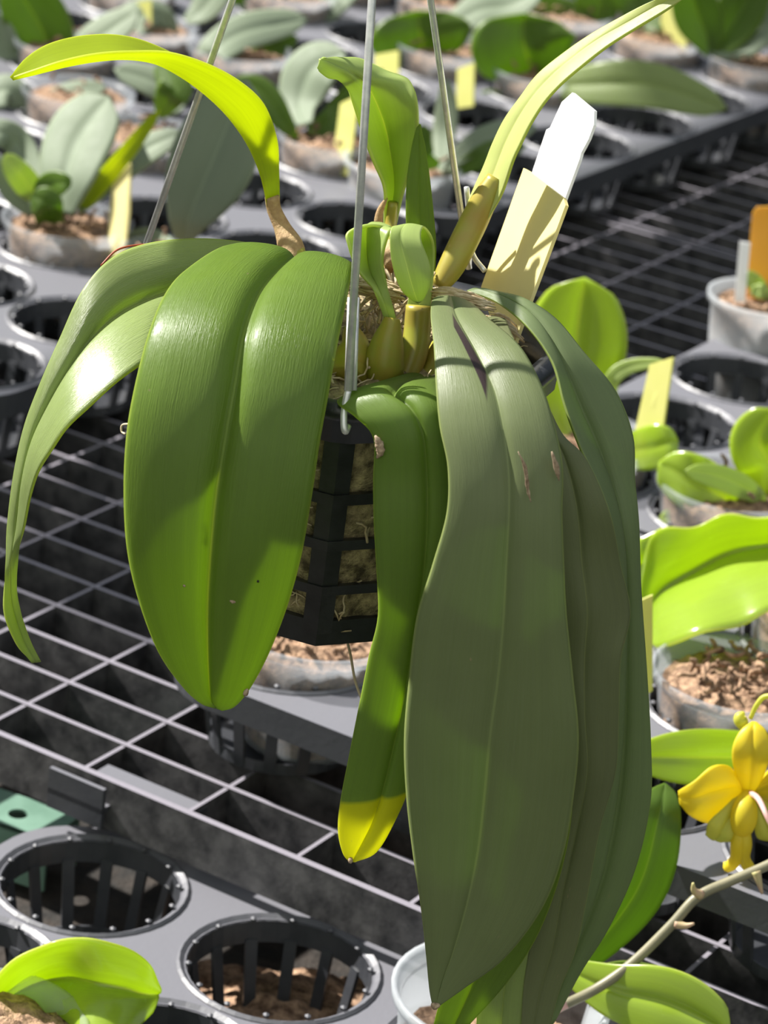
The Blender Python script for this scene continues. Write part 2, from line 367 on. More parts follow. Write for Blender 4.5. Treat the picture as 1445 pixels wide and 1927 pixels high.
mb.box(UV(.050, -.044, -.024), A3 * .034, N3 * .0025, Z * .022); mb.box(UV(.050, -.044, -.016), A3 * .034, N3 * .009, Z * .003)
mb.box(UV(.068, -.034, -.006), A3 * .062, N3 * .015, Z * .003)
mb.build('joining_clip', M['tray'], gp, smooth=False)

# ------------------------------------------------------------------ black carrying trays
HR = .0445                                                   # hole radius
def roundrect(a, hx, hy, quad, r=.042):
    c, s = math.cos(a), math.sin(a)
    t = min(hx / abs(c) if abs(c) > 1e-9 else 9, hy / abs(s) if abs(s) > 1e-9 else 9)
    if (math.copysign(1, c), math.copysign(1, s)) in quad:
        cx, cy = (hx - r), (hy - r)                           # corner arc centre in the first quadrant
        px, py = abs(c) * t, abs(s) * t
        if px > cx and py > cy:
            ac, as_ = abs(c), abs(s); bq = ac * cx + as_ * cy; disc = bq * bq - (cx * cx + cy * cy - r * r)
            t = bq + math.sqrt(max(0, disc))
    return t * c, t * s
def cup_mesh():
    mb = MB(); zt, zb = 0, -.051
    mb.lathe([(.0445, -.0005), (.0475, .0018), (.0490, .0005), (.0490, -.001), (.0445, -.012), (.0432, -.012), (.0440, -.0005)], n=40, closed=True)
    for k in range(14):
        a = 2 * math.pi * (k + .5) / 14; hw = .0030
        d = np.array([math.cos(a), math.sin(a), 0]); q = np.array([-math.sin(a), math.cos(a), 0])
        rt, rb = .0425, .0350
        o = [d * rt - q * hw + Z * -.010, d * rt + q * hw + Z * -.010, d * (rt + .002) + q * hw + Z * -.010, d * (rt + .002) - q * hw + Z * -.010]
        p = [d * rb - q * hw + Z * zb, d * rb + q * hw + Z * zb, d * (rb + .002) + q * hw + Z * zb, d * (rb + .002) - q * hw + Z * zb]
        mb.add(o + p, [(0, 1, 2, 3), (7, 6, 5, 4), (0, 4, 5, 1), (1, 5, 6, 2), (2, 6, 7, 3), (3, 7, 4, 0)])
        mb.lathe([(.0, 0), (.0014, .0), (.0016, .0012), (.0, .0022)], c=d * .0432 + Z * .0005, n=6)
    mb.lathe([(.0372, zb + .006), (.0372, zb), (.012, zb), (.012, zb + .0015), (.0345, zb + .0015), (.0357, zb + .006)], n=28, closed=True)
    me = bpy.data.meshes.new('cup'); me.from_pydata(mb.v, [], mb.f); me.materials.append(M['cup']); me.materials.append(M['tray']); me.update()
    for p in me.polygons:
        if p.center.z > -.0035: p.material_index = 1
    return me
CUP = cup_mesh()
HOLES = {}
def tray(key, u0, v0, nu, nv, du, dv, z, label, cat='plant tray', group=None):
    """u0, v0: centre of the first hole; du, dv: hole pitch (may be negative)"""
    c = UV(u0 + du * (nu - 1) / 2, v0 + dv * (nv - 1) / 2, z)
    t = thing('carrying_tray', label, cat, c, group)
    hx, hy = abs(du) / 2, abs(dv) / 2; mb = MB(); ca = math.atan2(hy, hx)
    angs = sorted([2 * math.pi * (k + .5) / 48 for k in range(48)] + [ca, math.pi - ca, math.pi + ca, 2 * math.pi - ca]); ns = len(angs)
    for i in range(nu):
        for j in range(nv):
            quad = set()
            for sx in (-1, 1):
                for sy in (-1, 1):
                    ex = (i == 0 if sx * du < 0 else i == nu - 1); ey = (j == 0 if sy * dv < 0 else j == nv - 1)
                    if ex and ey: quad.add((sx, sy))
            u, v = u0 + i * du, v0 + j * dv; HOLES[(key, i, j)] = UV(u, v, z)
            inn, out, skt = [], [], []
            for a in angs:
                x, y = roundrect(a, hx - (.0008 if True else 0) * 0, hy, quad)
                inn.append(UV(u + HR * math.cos(a), v + HR * math.sin(a), z)); out.append(UV(u + x, v + y, z))
                skt.append(UV(u + x, v + y, z - .016))
            vs = inn + out; fs = [(k, ns + k, ns + (k + 1) % ns, (k + 1) % ns) for k in range(ns)]
            mb.add(vs, fs)
            # downturned edge where the cell is on the border
            for k in range(ns):
                k2 = (k + 1) % ns; p, q = out[k], out[k2]; pu, pv = uvof(p); qu, qv = uvof(q)
                mu, mv = (pu + qu) / 2 - u, (pv + qv) / 2 - v
                onu = abs(mu) > hx * .93 or True
                edge = False
                if abs(mu) / hx >= abs(mv) / hy: edge = (i == 0 if mu * du < 0 else i == nu - 1)
                else: edge = (j == 0 if mv * dv < 0 else j == nv - 1)
                if edge: mb.add([p, q, skt[k2], skt[k]], [(0, 1, 2, 3)])
            o = link('cup', CUP, t, loc=Vector(UV(u, v, z)) - t.location)
            o.rotation_euler = (0, 0, PSI)
    o = mb.build('top_plate', M['tray'], t, smooth=False)
    md = o.modifiers.new('thickness', 'SOLIDIFY'); md.thickness = .0012; md.offset = -1
    return t
GT = 'black carrying trays of round cups'
tray('F', .103, -.075, 4, 3, .112, -.1, -.035, 'empty black tray of slatted round cups in the bottom left foreground', group=GT)
tray('C', .124, .052, 4, 3, .1, .11, .055, 'black cup tray starting under the basket, its front edge running right to the flower', group=GT)
tray('R', .107, .391, 4, 4, .1, .112, .055, 'black cup tray at the right edge below the orange tag pot', group=GT)
tray('U', -.25, .25, 3, 5, -.1, .112, .055, 'black cup tray at the left edge, holding the first row of grey-leaved orchids', group=GT)
tray('V', -.25, .25 + .562, 3, 6, -.1, .112, .055, 'black cup tray at upper right whose dark rim crosses behind the white tag', group=GT)
tray('W', -.553, .30, 3, 5, -.1, .112, .055, 'black cup tray along the upper left corner of the bench', group=GT)
tray('X', -.553, .30 + .562, 4, 7, -.1, .112, .055, 'black cup tray at the very top of the view, behind the round-leaved orchids', group=GT)

# ------------------------------------------------------------------ pots and young orchids
def pot_parts(parent, c, r=.041, rise=.022, mat='clear', moss=True, fill=.008, depth=.047):
    mb = MB(); k = r / .041
    z0, z1 = -depth, rise
    prof = [(.031 * k, z0), (.0345 * k, z0 + .004), (.040 * k, -.001), (.0425 * k, z1 - .006), (.0455 * k, z1 - .005), (.0460 * k, z1), (.0440 * k, z1 + .0004), (.0415 * k, z1 - .006), (.0392 * k, -.001), (.0335 * k, z0 + .004), (.0305 * k, z0 + .0008)]
    mb.lathe(prof, c=c, n=40, closed=True); mb.lathe([(.031 * k, z0), (.0, z0)], c=c, n=40)
    mb.build('pot', M[mat], parent)
    if moss:
        g = 22; vs, fs = [], []
        for i in range(g + 1):
            rr = .0395 * k * i / g
            for j in range(40):
                a = 2 * math.pi * j / 40; x, y = rr * math.cos(a), rr * math.sin(a)
                hgt = .0035 * mnoise.noise(Vector((x * 160 + c[0] * 50, y * 160, 3))) + .0025 * mnoise.noise(Vector((x * 420, y * 420 + c[1] * 60, 9)))
                vs.append((c[0] + x, c[1] + y, c[2] + z1 - fill + hgt + .005 * (1 - (i / g) ** 2)))
        n2 = 40
        fs = [(i * n2 + j, i * n2 + (j + 1) % n2, (i + 1) * n2 + (j + 1) % n2, (i + 1) * n2 + j) for i in range(g) for j in range(n2)]
        o = len(vs)
        for zz, rr in ((-.004, .0380), (-.02, .0352), (-.038, .0325), (z0 + .003, .0305)):
            for j in range(40):
                a = 2 * math.pi * j / 40; vs.append((c[0] + rr * k * math.cos(a), c[1] + rr * k * math.sin(a), c[2] + zz))
        base = g * n2
        for i in range(4):
            s0 = base if i == 0 else o + (i - 1) * n2
            fs += [(s0 + j, s0 + (j + 1) % n2, o + i * n2 + (j + 1) % n2, o + i * n2 + j) for j in range(n2)]
        mb = MB(); mb.add(vs, fs); mb.build('growing_moss', M['moss'], parent)
def chips(parent, c, n, r, z, seed, name='bark_chips', mat='moss', size=.006):
    rnd = random.Random(seed); mb = MB()
    for _ in range(n):
        a, q = rnd.random() * 6.28, r * math.sqrt(rnd.random()); p = np.array([c[0] + q * math.cos(a), c[1] + q * math.sin(a), z + rnd.random() * .006])
        m = 6; pts = [p]; d = np.array([rnd.gauss(0, 1), rnd.gauss(0, 1), rnd.gauss(0, .5)]); d /= np.linalg.norm(d)
        for _k in range(m):
            d = d + np.array([rnd.gauss(0, .6) for _ in range(3)]); d /= np.linalg.norm(d); pts.append(pts[-1] + d * size * .35)
        mb.tube(pts, [size * .12] + [size * .22] * (m - 1) + [size * .1], n=5)
    return mb.build(name, M[mat], parent)
def ptag(pts, Y, mat, label, d=(0, 0, 0, 0), name='plant_tag', th=.0012, group=None, cat='plant label'):
    """flat plastic tag: outline pixels (any number), distance offset per corner"""
    if not hasattr(Y, '__len__'): Y = [Y] * len(pts)
    P = [PY(x, y, yy) for (x, y), yy in zip(pts, Y)]; n = len(P)
    nn = np.cross(P[1] - P[0], P[-1] - P[0]); nn /= np.linalg.norm(nn)
    if nn @ (CAM - P[0]) < 0: nn = -nn
    mb = MB(); mb.add([p for p in P] + [p - nn * th for p in P], [tuple(range(n)), tuple(range(2 * n - 1, n - 1, -1))] + [(i, (i + 1) % n, n + (i + 1) % n, n + i) for i in range(n)])
    o = mb.build(name, M[mat], smooth=False); tag(o, label, cat, group); return o

def potted(hole, label, leaves, dxy=(0, 0), mat='clear', r=.041, rise=.022, chip=14, stem=True, cat='potted orchid', group='young orchids in clear pots', name='potted_orchid'):
    h = HOLES[hole] + np.array([dxy[0], dxy[1], 0]); t = thing(name, label, cat, h, group)
    pot_parts(t, h, r=r, rise=rise, mat=mat)
    if chip: chips(t, h, chip, .030, h[2] + rise - .002, hash(label) % 999 if False else len(label) * 7)
    zt = h[2] + rise - .006; by = h[1]
    for lf in leaves:
        sp, w, m = lf[0], lf[1], lf[2]; kw = dict(lf[3]) if len(lf) > 3 else {}
        bleaf(sp, w, by, t, m, **kw)
    return t, h

# first row, left: grey-leaved plant in a wide pot
potted(('U', 1, 2), 'grey-leaved young orchid in a wide clear pot at the left edge, beside a yellow tag', [
    ([(110, 400, .0), (125, 330, .01), (150, 260, .03), (205, 182, .05)], 62, L_PALE, dict(peak=.6, tilt=.01, base=.45)),
    ([(150, 400, .0), (190, 345, .0), (240, 285, -.01), (300, 206, -.02)], 17, L_LIME, dict(peak=.3, fold=.3)),
    ([(150, 395, .0), (200, 340, .02), (260, 290, .03), (345, 248, .03)], 30, L_PALE, dict(tilt=.02)),
    ([(75, 380, .0), (50, 345, -.01), (30, 320, -.02), (10, 290, -.02)], 26, L_YOUNG, dict(peak=.4)),
    ([(70, 385, .0), (95, 350, -.02), (120, 345, -.03), (134, 348, -.03)], 26, L_BG, dict(peak=.5)),
    ([(95, 420, -.005), (90, 395, -.03), (85, 380, -.035), (60, 368, -.03)], 30, L_BG, dict(peak=.5, base=.8)),
    ([(60, 405, .0), (30, 370, .0), (0, 320, .0), (-60, 290, .0)], 24, L_PALE),
    ([(80, 390, .01), (40, 280, .05), (0, 250, .05), (-70, 262, .05)], 28, L_PALE, dict(tilt=.01))])
ptag([(217, 288), (245, 308), (243, 400), (228, 530), (198, 530), (206, 400)], [1.96, 1.945, 1.93, 1.91, 1.925, 1.945], 'ytag', 'bright yellow slanted-top tag beside the wide clear pot at left', group='yellow tags')
# plant whose huge grey leaf hangs towards the camera
potted(('U', 0, 2), 'orchid behind the arching yellow leaf, with one huge upright grey-green leaf', [
    ([(345, 452, .0), (360, 400, -.02), (400, 300, -.03), (465, 150, -.02)], 80, L_PALE, dict(peak=.5, base=.2, tilt=.02, fold=.25)),
    ([(340, 470, .0), (300, 455, .02), (270, 450, .04), (215, 462, .05)], 22, L_PALE)])
potted(('U', 2, 4), 'shaded young orchid under the tip of the arching yellow leaf', [
    ([(300, 215, .0), (330, 190, .02), (290, 155, .03), (215, 130, .04)], 28, L_PALE, dict(tilt=.02)),
    ([(300, 220, .0), (320, 180, -.02), (330, 160, -.02), (300, 110, .0)], 32, L_BG)])
potted(('V', 1, 0), 'young orchid with a dark folded leaf, left of the doubled front wire', [
    ([(560, 260, .0), (530, 225, .0), (490, 170, .01), (440, 150, .02)], 26, L_BG, dict(tilt=-.02)),
    ([(575, 235, .0), (565, 190, .03), (590, 130, .04), (650, 100, .04)], 48, L_PALE, dict(peak=.5, tilt=.01)),
    ([(580, 245, .0), (630, 225, .02), (680, 175, .02), (720, 130, .02)], 34, L_BG, dict(tilt=.02, peak=.45))])
ptag([(640, 195), (675, 178), (655, 330), (622, 330)], [2.24, 2.22, 2.20, 2.22], 'gtag', 'olive yellow tag standing in shade just left of the front wire', group='yellow tags')
potted(('V', 0, 0), 'young orchid in a milky pot between the two right-hand wires', [
    ([(830, 330, .0), (835, 260, .03), (840, 210, .04), (840, 150, .05)], 22, L_PALE),
    ([(825, 310, .0), (800, 300, -.02), (790, 270, -.02), (800, 235, -.02)], 24, L_BG, dict(peak=.5)),
    ([(840, 320, .0), (880, 280, .0), (940, 250, .0), (1010, 240, .0)], 24, L_PALE, dict(tilt=.02)),
    ([(845, 330, .0), (900, 300, -.01), (930, 285, -.01), (990, 275, -.01)], 22, L_BG)], dxy=(-.03, 0), mat='milky')
potted(('V', 1, 3), 'orchid with a broad heart-shaped leaf and a long leaf drooping right over the dark rim', [
    ([(1010, 175, .0), (1000, 130, -.01), (985, 80, -.02), (985, 25, -.01)], 100, L_BG, dict(peak=.62, base=.2, tilt=.0, fold=.3)),
    ([(1000, 170, .0), (1090, 160, -.05), (1220, 160, -.08), (1368, 205, -.11)], 44, L_SIDE, dict(peak=.5, tilt=.02)),
    ([(1000, 190, .0), (950, 195, -.02), (920, 190, -.02), (880, 195, -.02)], 22, L_BG)])
potted(('V', 2, 3), 'orchid with paired rounded green leaves behind the right-hand wires', [
    ([(810, 135, .0), (800, 110, -.01), (790, 60, -.02), (785, 20, -.01)], 96, L_BG, dict(peak=.6, base=.3, fold=.3)),
    ([(830, 60, .02), (900, 20, .03), (960, 10, .03), (1020, -20, .03)], 34, L_PALE, dict(tilt=.02))])
ptag([(704, 103), (750, 95), (748, 190), (706, 190)], [2.53, 2.51, 2.49, 2.51], 'gtag', 'square topped olive tag right behind the front wire near the top', group='yellow tags')
ptag([(860, 130), (892, 118), (890, 200), (858, 205)], [2.45, 2.43, 2.42, 2.44], 'gtag', 'narrow olive tag behind the right wire, among round leaves', group='yellow tags')
potted(('V', 1, 5), 'clear pot of bark with a thick pale tag at the upper right', [
    ([(1240, 60, .0), (1210, 30, .02), (1190, 0, .03), (1150, -40, .03)], 34, L_BG)])
ptag([(1247, -40), (1300, -40), (1290, 95), (1240, 100)], [2.75, 2.73, 2.71, 2.73], 'gtag', 'tall olive tag in the clear pot at the upper right', group='yellow tags')
potted(('V', 0, 5), 'orchid with upright V-shaped green leaves in the top right corner', [
    ([(1340, 105, .0), (1330, 70, .0), (1310, 20, .0), (1290, -50, .0)], 46, L_BG, dict(tilt=.01, fold=.3)),
    ([(1340, 105, .0), (1370, 60, .0), (1400, 10, .0), (1440, -50, .0)], 46, L_BG, dict(tilt=-.01, fold=.3)),
    ([(1340, 100, .0), (1390, 85, .0), (1430, 55, .0), (1500, 30, .0)], 34, L_PALE)])
potted(('V', 2, 5), 'small-leaved orchid beside brown bark near the top, right of centre', [
    ([(1120, 50, .0), (1090, 30, .0), (1040, 20, .0), (990, -10, .0)], 28, L_BG),
    ([(1120, 50, .0), (1130, 20, .0), (1120, -10, .0), (1100, -50, .0)], 40, L_BG)])
potted(('X', 0, 1), 'orchid whose long pale leaf arches right, behind the left wire', [
    ([(420, 120, .0), (400, 100, -.02), (460, 60, .0), (580, 35, .03)], 34, L_PALE, dict(peak=.45, base=.7, tilt=.02)),
    ([(430, 130, .0), (470, 120, .0), (520, 90, .02), (560, 70, .03)], 22, L_BG, dict(tilt=.02))])
potted(('X', 1, 1), 'orchid in a bark-filled pot beneath the top left wire', [
    ([(330, 60, .0), (300, 30, .0), (250, 40, -.01), (180, 120, -.02)], 34, L_PALE, dict(tilt=.02)),
    ([(350, 40, .0), (380, 20, .0), (410, -20, .0), (430, -60, .0)], 30, L_PALE)])
ptag([(240, 8), (284, 0), (286, 90), (244, 95)], [2.55, 2.53, 2.52, 2.54], 'gtag', 'olive tag near the top, left of the left wire', group='yellow tags')
potted(('X', 1, 0), 'dark green orchid with a broad arching leaf in the top left corner', [
    ([(60, 120, .0), (90, 95, .0), (70, 40, .0), (20, -40, .0)], 60, L_BG, dict(peak=.5, base=.5, tilt=.02, fold=.25)),
    ([(60, 120, .0), (20, 100, .0), (0, 60, .0), (-30, 20, .0)], 26, L_PALE),
    ([(100, 110, .0), (150, 100, .0), (190, 70, .0), (260, 20, .0)], 34, L_PALE, dict(tilt=.02))])
potted(('W', 0, 4), 'half hidden grey-leaved orchid at the upper left edge', [
    ([(60, 230, .0), (40, 190, .0), (10, 170, .0), (-60, 200, .0)], 30, L_PALE, dict(tilt=.02)),
    ([(70, 235, .0), (100, 190, .0), (150, 170, .0), (200, 165, .0)], 20, L_PALE)])
potted(('X', 1, 3), 'orchid with fresh green leaves cut by the top edge, between the left and front wires', [
    ([(520, 60, .0), (510, 30, .0), (490, 0, .0), (470, -60, .0)], 56, L_BG, dict(peak=.5, base=.5)),
    ([(530, 60, .0), (570, 40, .0), (610, 10, .0), (680, -40, .0)], 34, L_PALE)])
for key, lab in ((('X', 2, 2), 'orchid at the top edge between the left corner and the left wire'), (('X', 1, 4), 'orchid in a clear pot at the top edge, just behind the front wire'), (('X', 0, 4), 'pale orchid at the top edge behind the right wire'), (('X', 0, 5), 'orchid at the top edge above the heart-shaped leaf')):
    h = HOLES[key]
    d = h - CAM; dep = d @ FW; px, py = 722.5 + FPX * (d @ RT) / dep, 963.5 - FPX * (d @ UP) / dep
    potted(key, lab, [([(px, py - 40, 0), (px - 30, py - 60, 0), (px - 70, py - 80, 0), (px - 120, py - 70, -.02)], 30, L_PALE, dict(tilt=.02)),
                      ([(px, py - 40, 0), (px + 30, py - 70, 0), (px + 70, py - 90, 0), (px + 110, py - 80, 0)], 30, L_PALE, dict(tilt=.02)),
                      ([(px, py - 40, 0), (px, py - 70, 0), (px + 10, py - 110, 0), (px + 5, py - 150, 0)], 36, L_BG)])

# ------------------------------------------------------------------ plants of the right tray
GR = 'orchids of the right-hand tray'
h = HOLES[('R', 0, 0)]
t, h = potted(('R', 0, 0), 'orchid with a big round bright leaf rising right of the pale yellow tag', [
    ([(1085, 850, -.0), (1075, 760, .01), (1085, 640, .01), (1100, 522, .01)], 96, L_BRIGHT, dict(peak=.62, base=.35, tilt=-.01)),
    ([(1150, 790, .0), (1150, 720, -.01), (1185, 690, -.01), (1252, 680, -.02)], 15, L_YOUNG, dict(peak=.4)),
    ([(1185, 850, -.02), (1215, 845, -.04), (1250, 835, -.05), (1276, 830, -.05)], 42, L_BRIGHT, dict(peak=.5, base=.8, tilt=.01))], dxy=(0, 0), group=GR, mat='clear', rise=.022)
ptag([(1222, 686), (1266, 672), (1243, 830), (1190, 832)], [1.63, 1.61, 1.61, 1.63], 'gtag', 'olive tag standing by the small round leaf right of the orchid', group='yellow tags')
potted(('R', 1, 0), 'orchid with crinkled yellow-green leaves at the right edge', [
    ([(1400, 960, .0), (1370, 940, -.02), (1300, 905, -.02), (1240, 870, -.01)], 52, L_BRIGHT, dict(peak=.6, tilt=-.02, wave=.15, base=.6)),
    ([(1440, 960, .0), (1420, 930, -.02), (1360, 900, -.03), (1290, 885, -.04)], 24, L_YOUNG, dict(tilt=.02)),
    ([(1440, 950, .0), (1450, 880, .0), (1430, 830, .0), (1460, 770, .0)], 60, L_BRIGHT, dict(peak=.5)),
    ([(1400, 990, .0), (1350, 985, -.02), (1290, 975, -.02), (1240, 975, -.01)], 26, L_YOUNG)], dxy=(0, 0), group=GR)
t = thing('potted_orchid', 'orchid with a broad shining yellow-green leaf at the right edge', 'potted orchid', HOLES[('C', 2, 2)], GR)
hb = HOLES[('C', 2, 2)] + np.array([0, 0, 0]); pot_parts(t, hb, mat='clear')
leaf3('leaf', [(1560, 960, 1540, 1020, 1560, 1090, -.02, -.0, -.05), (1440, 972, 1445, 1025, 1450, 1150, -.015, .0, -.06), (1370, 970, 1370, 1040, 1400, 1172, -.01, .0, -.065), (1300, 990, 1295, 1080, 1320, 1195, -.01, .0, -.07),
      (1240, 1000, 1250, 1110, 1262, 1210, -.005, .0, -.065), (1212, 1060, 1225, 1140, 1235, 1218, -.0, .0, -.055), (1205, 1140, 1208, 1160, 1222, 1200, .0, .0, -.04)], float(hb[1]) - .01, t, L_BRIGHT, bulge=.12, groove=.05, wave=.05)
leaf3('leaf', [(1500, 1010, 1480, 1040, 1480, 1070, .0), (1400, 985, 1400, 1015, 1400, 1060, .03), (1330, 1000, 1320, 1030, 1310, 1080, .03), (1260, 992, 1240, 1040, 1235, 1120, .03), (1200, 1015, 1195, 1070, 1200, 1130, .03)], float(hb[1]) - .02, t, L_BRIGHT, bulge=.12)
ptag([(1205, 1130), (1228, 1120), (1228, 1300), (1212, 1310)], 1.33, 'gtag', 'narrow olive tag hanging below the shining leaf at right', group='yellow tags')

t, hm = potted(('C', 2, 1), 'pot heaped with brown moss at the right edge, above the yellow flower', [], group=GR, chip=60, rise=.02, mat='clear')
rnd = random.Random(3)
mb = MB()
for cx_, cy_, rr in ((1330, 1345, .012), (1270, 1370, .009), (1295, 1360, .008), (1300, 1320, .007)):
    c = PY(cx_, cy_, hm[1] - .01); n = 22; vs = []
    for i in range(n + 1):
        for k in range(n):
            th, ph = math.pi * i / n, 2 * math.pi * k / n; d = np.array([math.sin(th) * math.cos(ph), math.sin(th) * math.sin(ph), math.cos(th)])
            q = rr * (1 + .35 * mnoise.noise(Vector(d * 2.3 + c * 40)) + .2 * mnoise.noise(Vector(d * 6))); vs.append(c + d * q)
    mb.add(vs, [(i * n + k, i * n + (k + 1) % n, (i + 1) * n + (k + 1) % n, (i + 1) * n + k) for i in range(n) for k in range(n)])
mb.build('moss_lump', M['moss'], t)
bleaf([(1480, 1420, .0), (1390, 1425, -.03), (1300, 1425, -.05), (1190, 1425, -.06)], 54, hm[1] - .03, t, L_BRIGHT, tilt=.02, peak=.5, base=.6, cols=16)
# pot under the basket, and pots below
potted(('C', 0, 0), 'moss-filled pot directly below the black basket', [], group=GR, chip=50, rise=.018, dxy=(.012, 0))
t = thing('potted_orchid', 'frosted pot at the bottom edge whose yellow-green leaf spreads to the right', 'potted orchid', HOLES[('F', 2, 0)], 'pots at the bottom edge')
hb = HOLES[('F', 2, 0)] + np.array([.004, 0, 0]); pot_parts(t, hb, r=.0445, mat='milky', rise=.036, fill=.03)
bleaf([(1080, 1830, .0), (1160, 1865, -.01), (1260, 1890, -.02), (1375, 1945, -.03)], 66, hb[1], t, L_BRIGHT, peak=.6, base=.4, cols=16, groove=.08)
bleaf([(1075, 1835, .05), (1195, 1680, .06), (1238, 1540, .07), (1250, 1475, .09)], 54, 1.11, t, L_BG, peak=.6, base=.3, cols=16, lift=-.5)
bleaf([(1075, 1845, .02), (1160, 1830, .03), (1220, 1835, .03), (1300, 1845, .03)], 22, hb[1], t, L_BG, peak=.5)
# pot with the orange tag
t, hq = potted(('R', 0, 3), 'milky pot with a seedling at the right edge, holding the orange tag', [
    ([(1445, 545, .0), (1425, 535, -.01), (1410, 520, -.01), (1402, 512, -.01)], 16, L_YOUNG),
    ([(1450, 560, .0), (1435, 550, -.02), (1425, 548, -.02), (1412, 550, -.02)], 14, L_YOUNG)], dxy=(-.036, -.004), mat='milky', r=.037, rise=.030, group=GR)
ptag([(1424, 390), (1475, 388), (1460, 570), (1403, 560), (1410, 470), (1416, 402)], hq[1] - .0, 'otag', 'orange plastic tag with rounded top at the right edge', group=None)
ptag([(1392, 455), (1412, 458), (1402, 570), (1382, 568)], hq[1] - .012, 'wtag', 'small white tag beside the orange tag at the right edge', group=None)

# ------------------------------------------------------------------ foreground leaf at bottom left, debris, green bracket
t = thing('potted_orchid', 'bottom left corner orchid with one curled fresh green leaf', 'potted orchid', PZ(-20, 2000, -.035), 'pots at the bottom edge')
Yb = 1.10
leaf3('leaf', [(-60, 1900, -60, 1930, -60, 1990, 0, .01, .0), (0, 1830, 10, 1880, 0, 1980, -.01, .02, .0), (60, 1790, 70, 1850, 60, 1980, -.01, .02, -.01), (120, 1768, 130, 1840, 110, 1975, -.01, .01, -.02),
      (180, 1768, 180, 1850, 165, 1965, -.01, -.005, -.03), (240, 1785, 235, 1860, 215, 1955, -.005, -.005, -.03), (280, 1815, 270, 1870, 250, 1940, .0, .0, -.02), (302, 1858, 298, 1870, 285, 1905, .01, .01, .0)], Yb, t, L_BRIGHT, bulge=.12, groove=.05, wave=.06)
hb = PZ(-40, 2010, -.02); pot_parts(t, hb, mat='clear')

hF = HOLES[('F', 1, 0)]
mb = MB(); g = 40; vs = []
for i in range(g + 1):
    for j in range(g + 1):
        x, y = -.055 + .11 * i / g, -.055 + .11 * j / g; q = math.hypot(x, y) / .055
        vs.append((hF[0] + x + .012, hF[1] + y + .034, -.090 + max(0, .016 * (1 - q * q)) + .005 * mnoise.noise(Vector((x * 120, y * 120, 1)))))
mb.add(vs, [(i * (g + 1) + j, (i + 1) * (g + 1) + j, (i + 1) * (g + 1) + j + 1, i * (g + 1) + j + 1) for i in range(g) for j in range(g)])
o = mb.build('spilt_moss', M['moss']); tag(o, 'brown moss and bark spilt under the second cup of the front tray', 'moss', kind='stuff')
md = o.modifiers.new('thickness', 'SOLIDIFY'); md.thickness = .003; md.offset = -1

mb = MB(); p0 = PZ(-60, 1500, -.055); p1 = PZ(118, 1560, -.055); d = (p1 - p0); L = np.linalg.norm(d); d /= L; q = np.cross(Z, d)
prof = 24; ho = .45; rr = .0052
ctr = p0 + d * L * .53
vs = []; cx = ctr; hw, hl = .016, .016
for k in range(prof):
    a = 2 * math.pi * k / prof; c, s = math.cos(a), math.sin(a); tt = min(hl / max(abs(c), 1e-6), hw / max(abs(s), 1e-6))
    vs.append(cx + (d * c + q * s) * rr); vs.append(cx + (d * c + q * s) * tt)
mb.add(vs, [(2 * k, 2 * k + 1, 2 * ((k + 1) % prof) + 1, 2 * ((k + 1) % prof)) for k in range(prof)])
a0 = (ctr - d * hl); mb.add([p0 - q * hw, a0 - q * hw, a0 + q * hw, p0 + q * hw], [(0, 1, 2, 3)])
a1 = (ctr + d * hl); mb.add([a1 - q * hw, p1 - q * hw, p1 + q * hw, a1 + q * hw], [(0, 1, 2, 3)])
mb.box(p0 - q * hw + Z * -.03, d * L, q * .002, Z * .030)
mb.box(p0 + q * hw + Z * -.03, d * L, q * .002, Z * .030)
o = mb.build('steel_bracket', M['green'], smooth=False); tag(o, 'mint green steel bracket with a round hole beside the front tray', 'bracket')
md = o.modifiers.new('thickness', 'SOLIDIFY'); md.thickness = .0015; md.offset = -1
rnd = random.Random(11)
for i, (x, y, m_, lab) in enumerate(((240, 1350, 'clear', 'crumpled clear plastic scrap lying in a cell of the bench grating'), (345, 1420, 'green', 'mint green scrap lying inside the bench grating near the basket pot'), (215, 1380, 'green', 'darker green strip in the bench grating beside the plastic scrap'))):
    c = PZ(x, y, -.028); mb = MB(); n = 6; vs = []
    for a in range(n):
        for b_ in range(n):
            vs.append(c + np.r_[AX, 0] * (a / (n - 1) - .5) * .034 + np.r_[AN, 0] * (b_ / (n - 1) - .5) * .011 + Z * rnd.uniform(-.003, .006))
    mb.add(vs, [(a * n + b_, (a + 1) * n + b_, (a + 1) * n + b_ + 1, a * n + b_ + 1) for a in range(n - 1) for b_ in range(n - 1)])
    o = mb.build('plastic_scrap', M[m_]); tag(o, lab, 'litter')
    md = o.modifiers.new('thickness', 'SOLIDIFY'); md.thickness = .001

# ------------------------------------------------------------------ hanging basket
BC = PY(650, 628, 1.0896); ZB = BC[2]; BH = .107; RTOP, RBOT = .0850, .060
bk = thing('hanging_basket', 'black octagonal slatted plastic basket hanging from three wires', 'basket', BC - Z * BH)
ROT = math.radians(-90) + math.radians(3)
def octv(r, z, k, dr=0): a = ROT + k * math.pi / 4; return np.array([BC[0] + (r + dr) * math.cos(a), BC[1] + (r + dr) * math.sin(a), ZB + z])
mb = MB()                                                     # rim: rounded octagonal band with outward lip
prof = [(-.0035, -.013), (.0005, -.013), (.0012, -.004), (.0045, -.003), (.0055, .0), (.0045, .003), (.000, .0035), (-.0045, .002), (-.0045, -.011)]
vs = []
SEG = []
for k in range(8):
    for t_ in (.06, .30, .5, .70, .94): SEG.append(k + t_)
def octp(kk, r, z):
    k = int(math.floor(kk)) % 8; f = kk - math.floor(kk); return octv(r, z, k) * (1 - f) + octv(r, z, k + 1) * f
for kk in SEG:
    for dr, z in prof: vs.append(octp(kk, RTOP + dr, z))
m_ = len(prof); n_ = len(SEG)
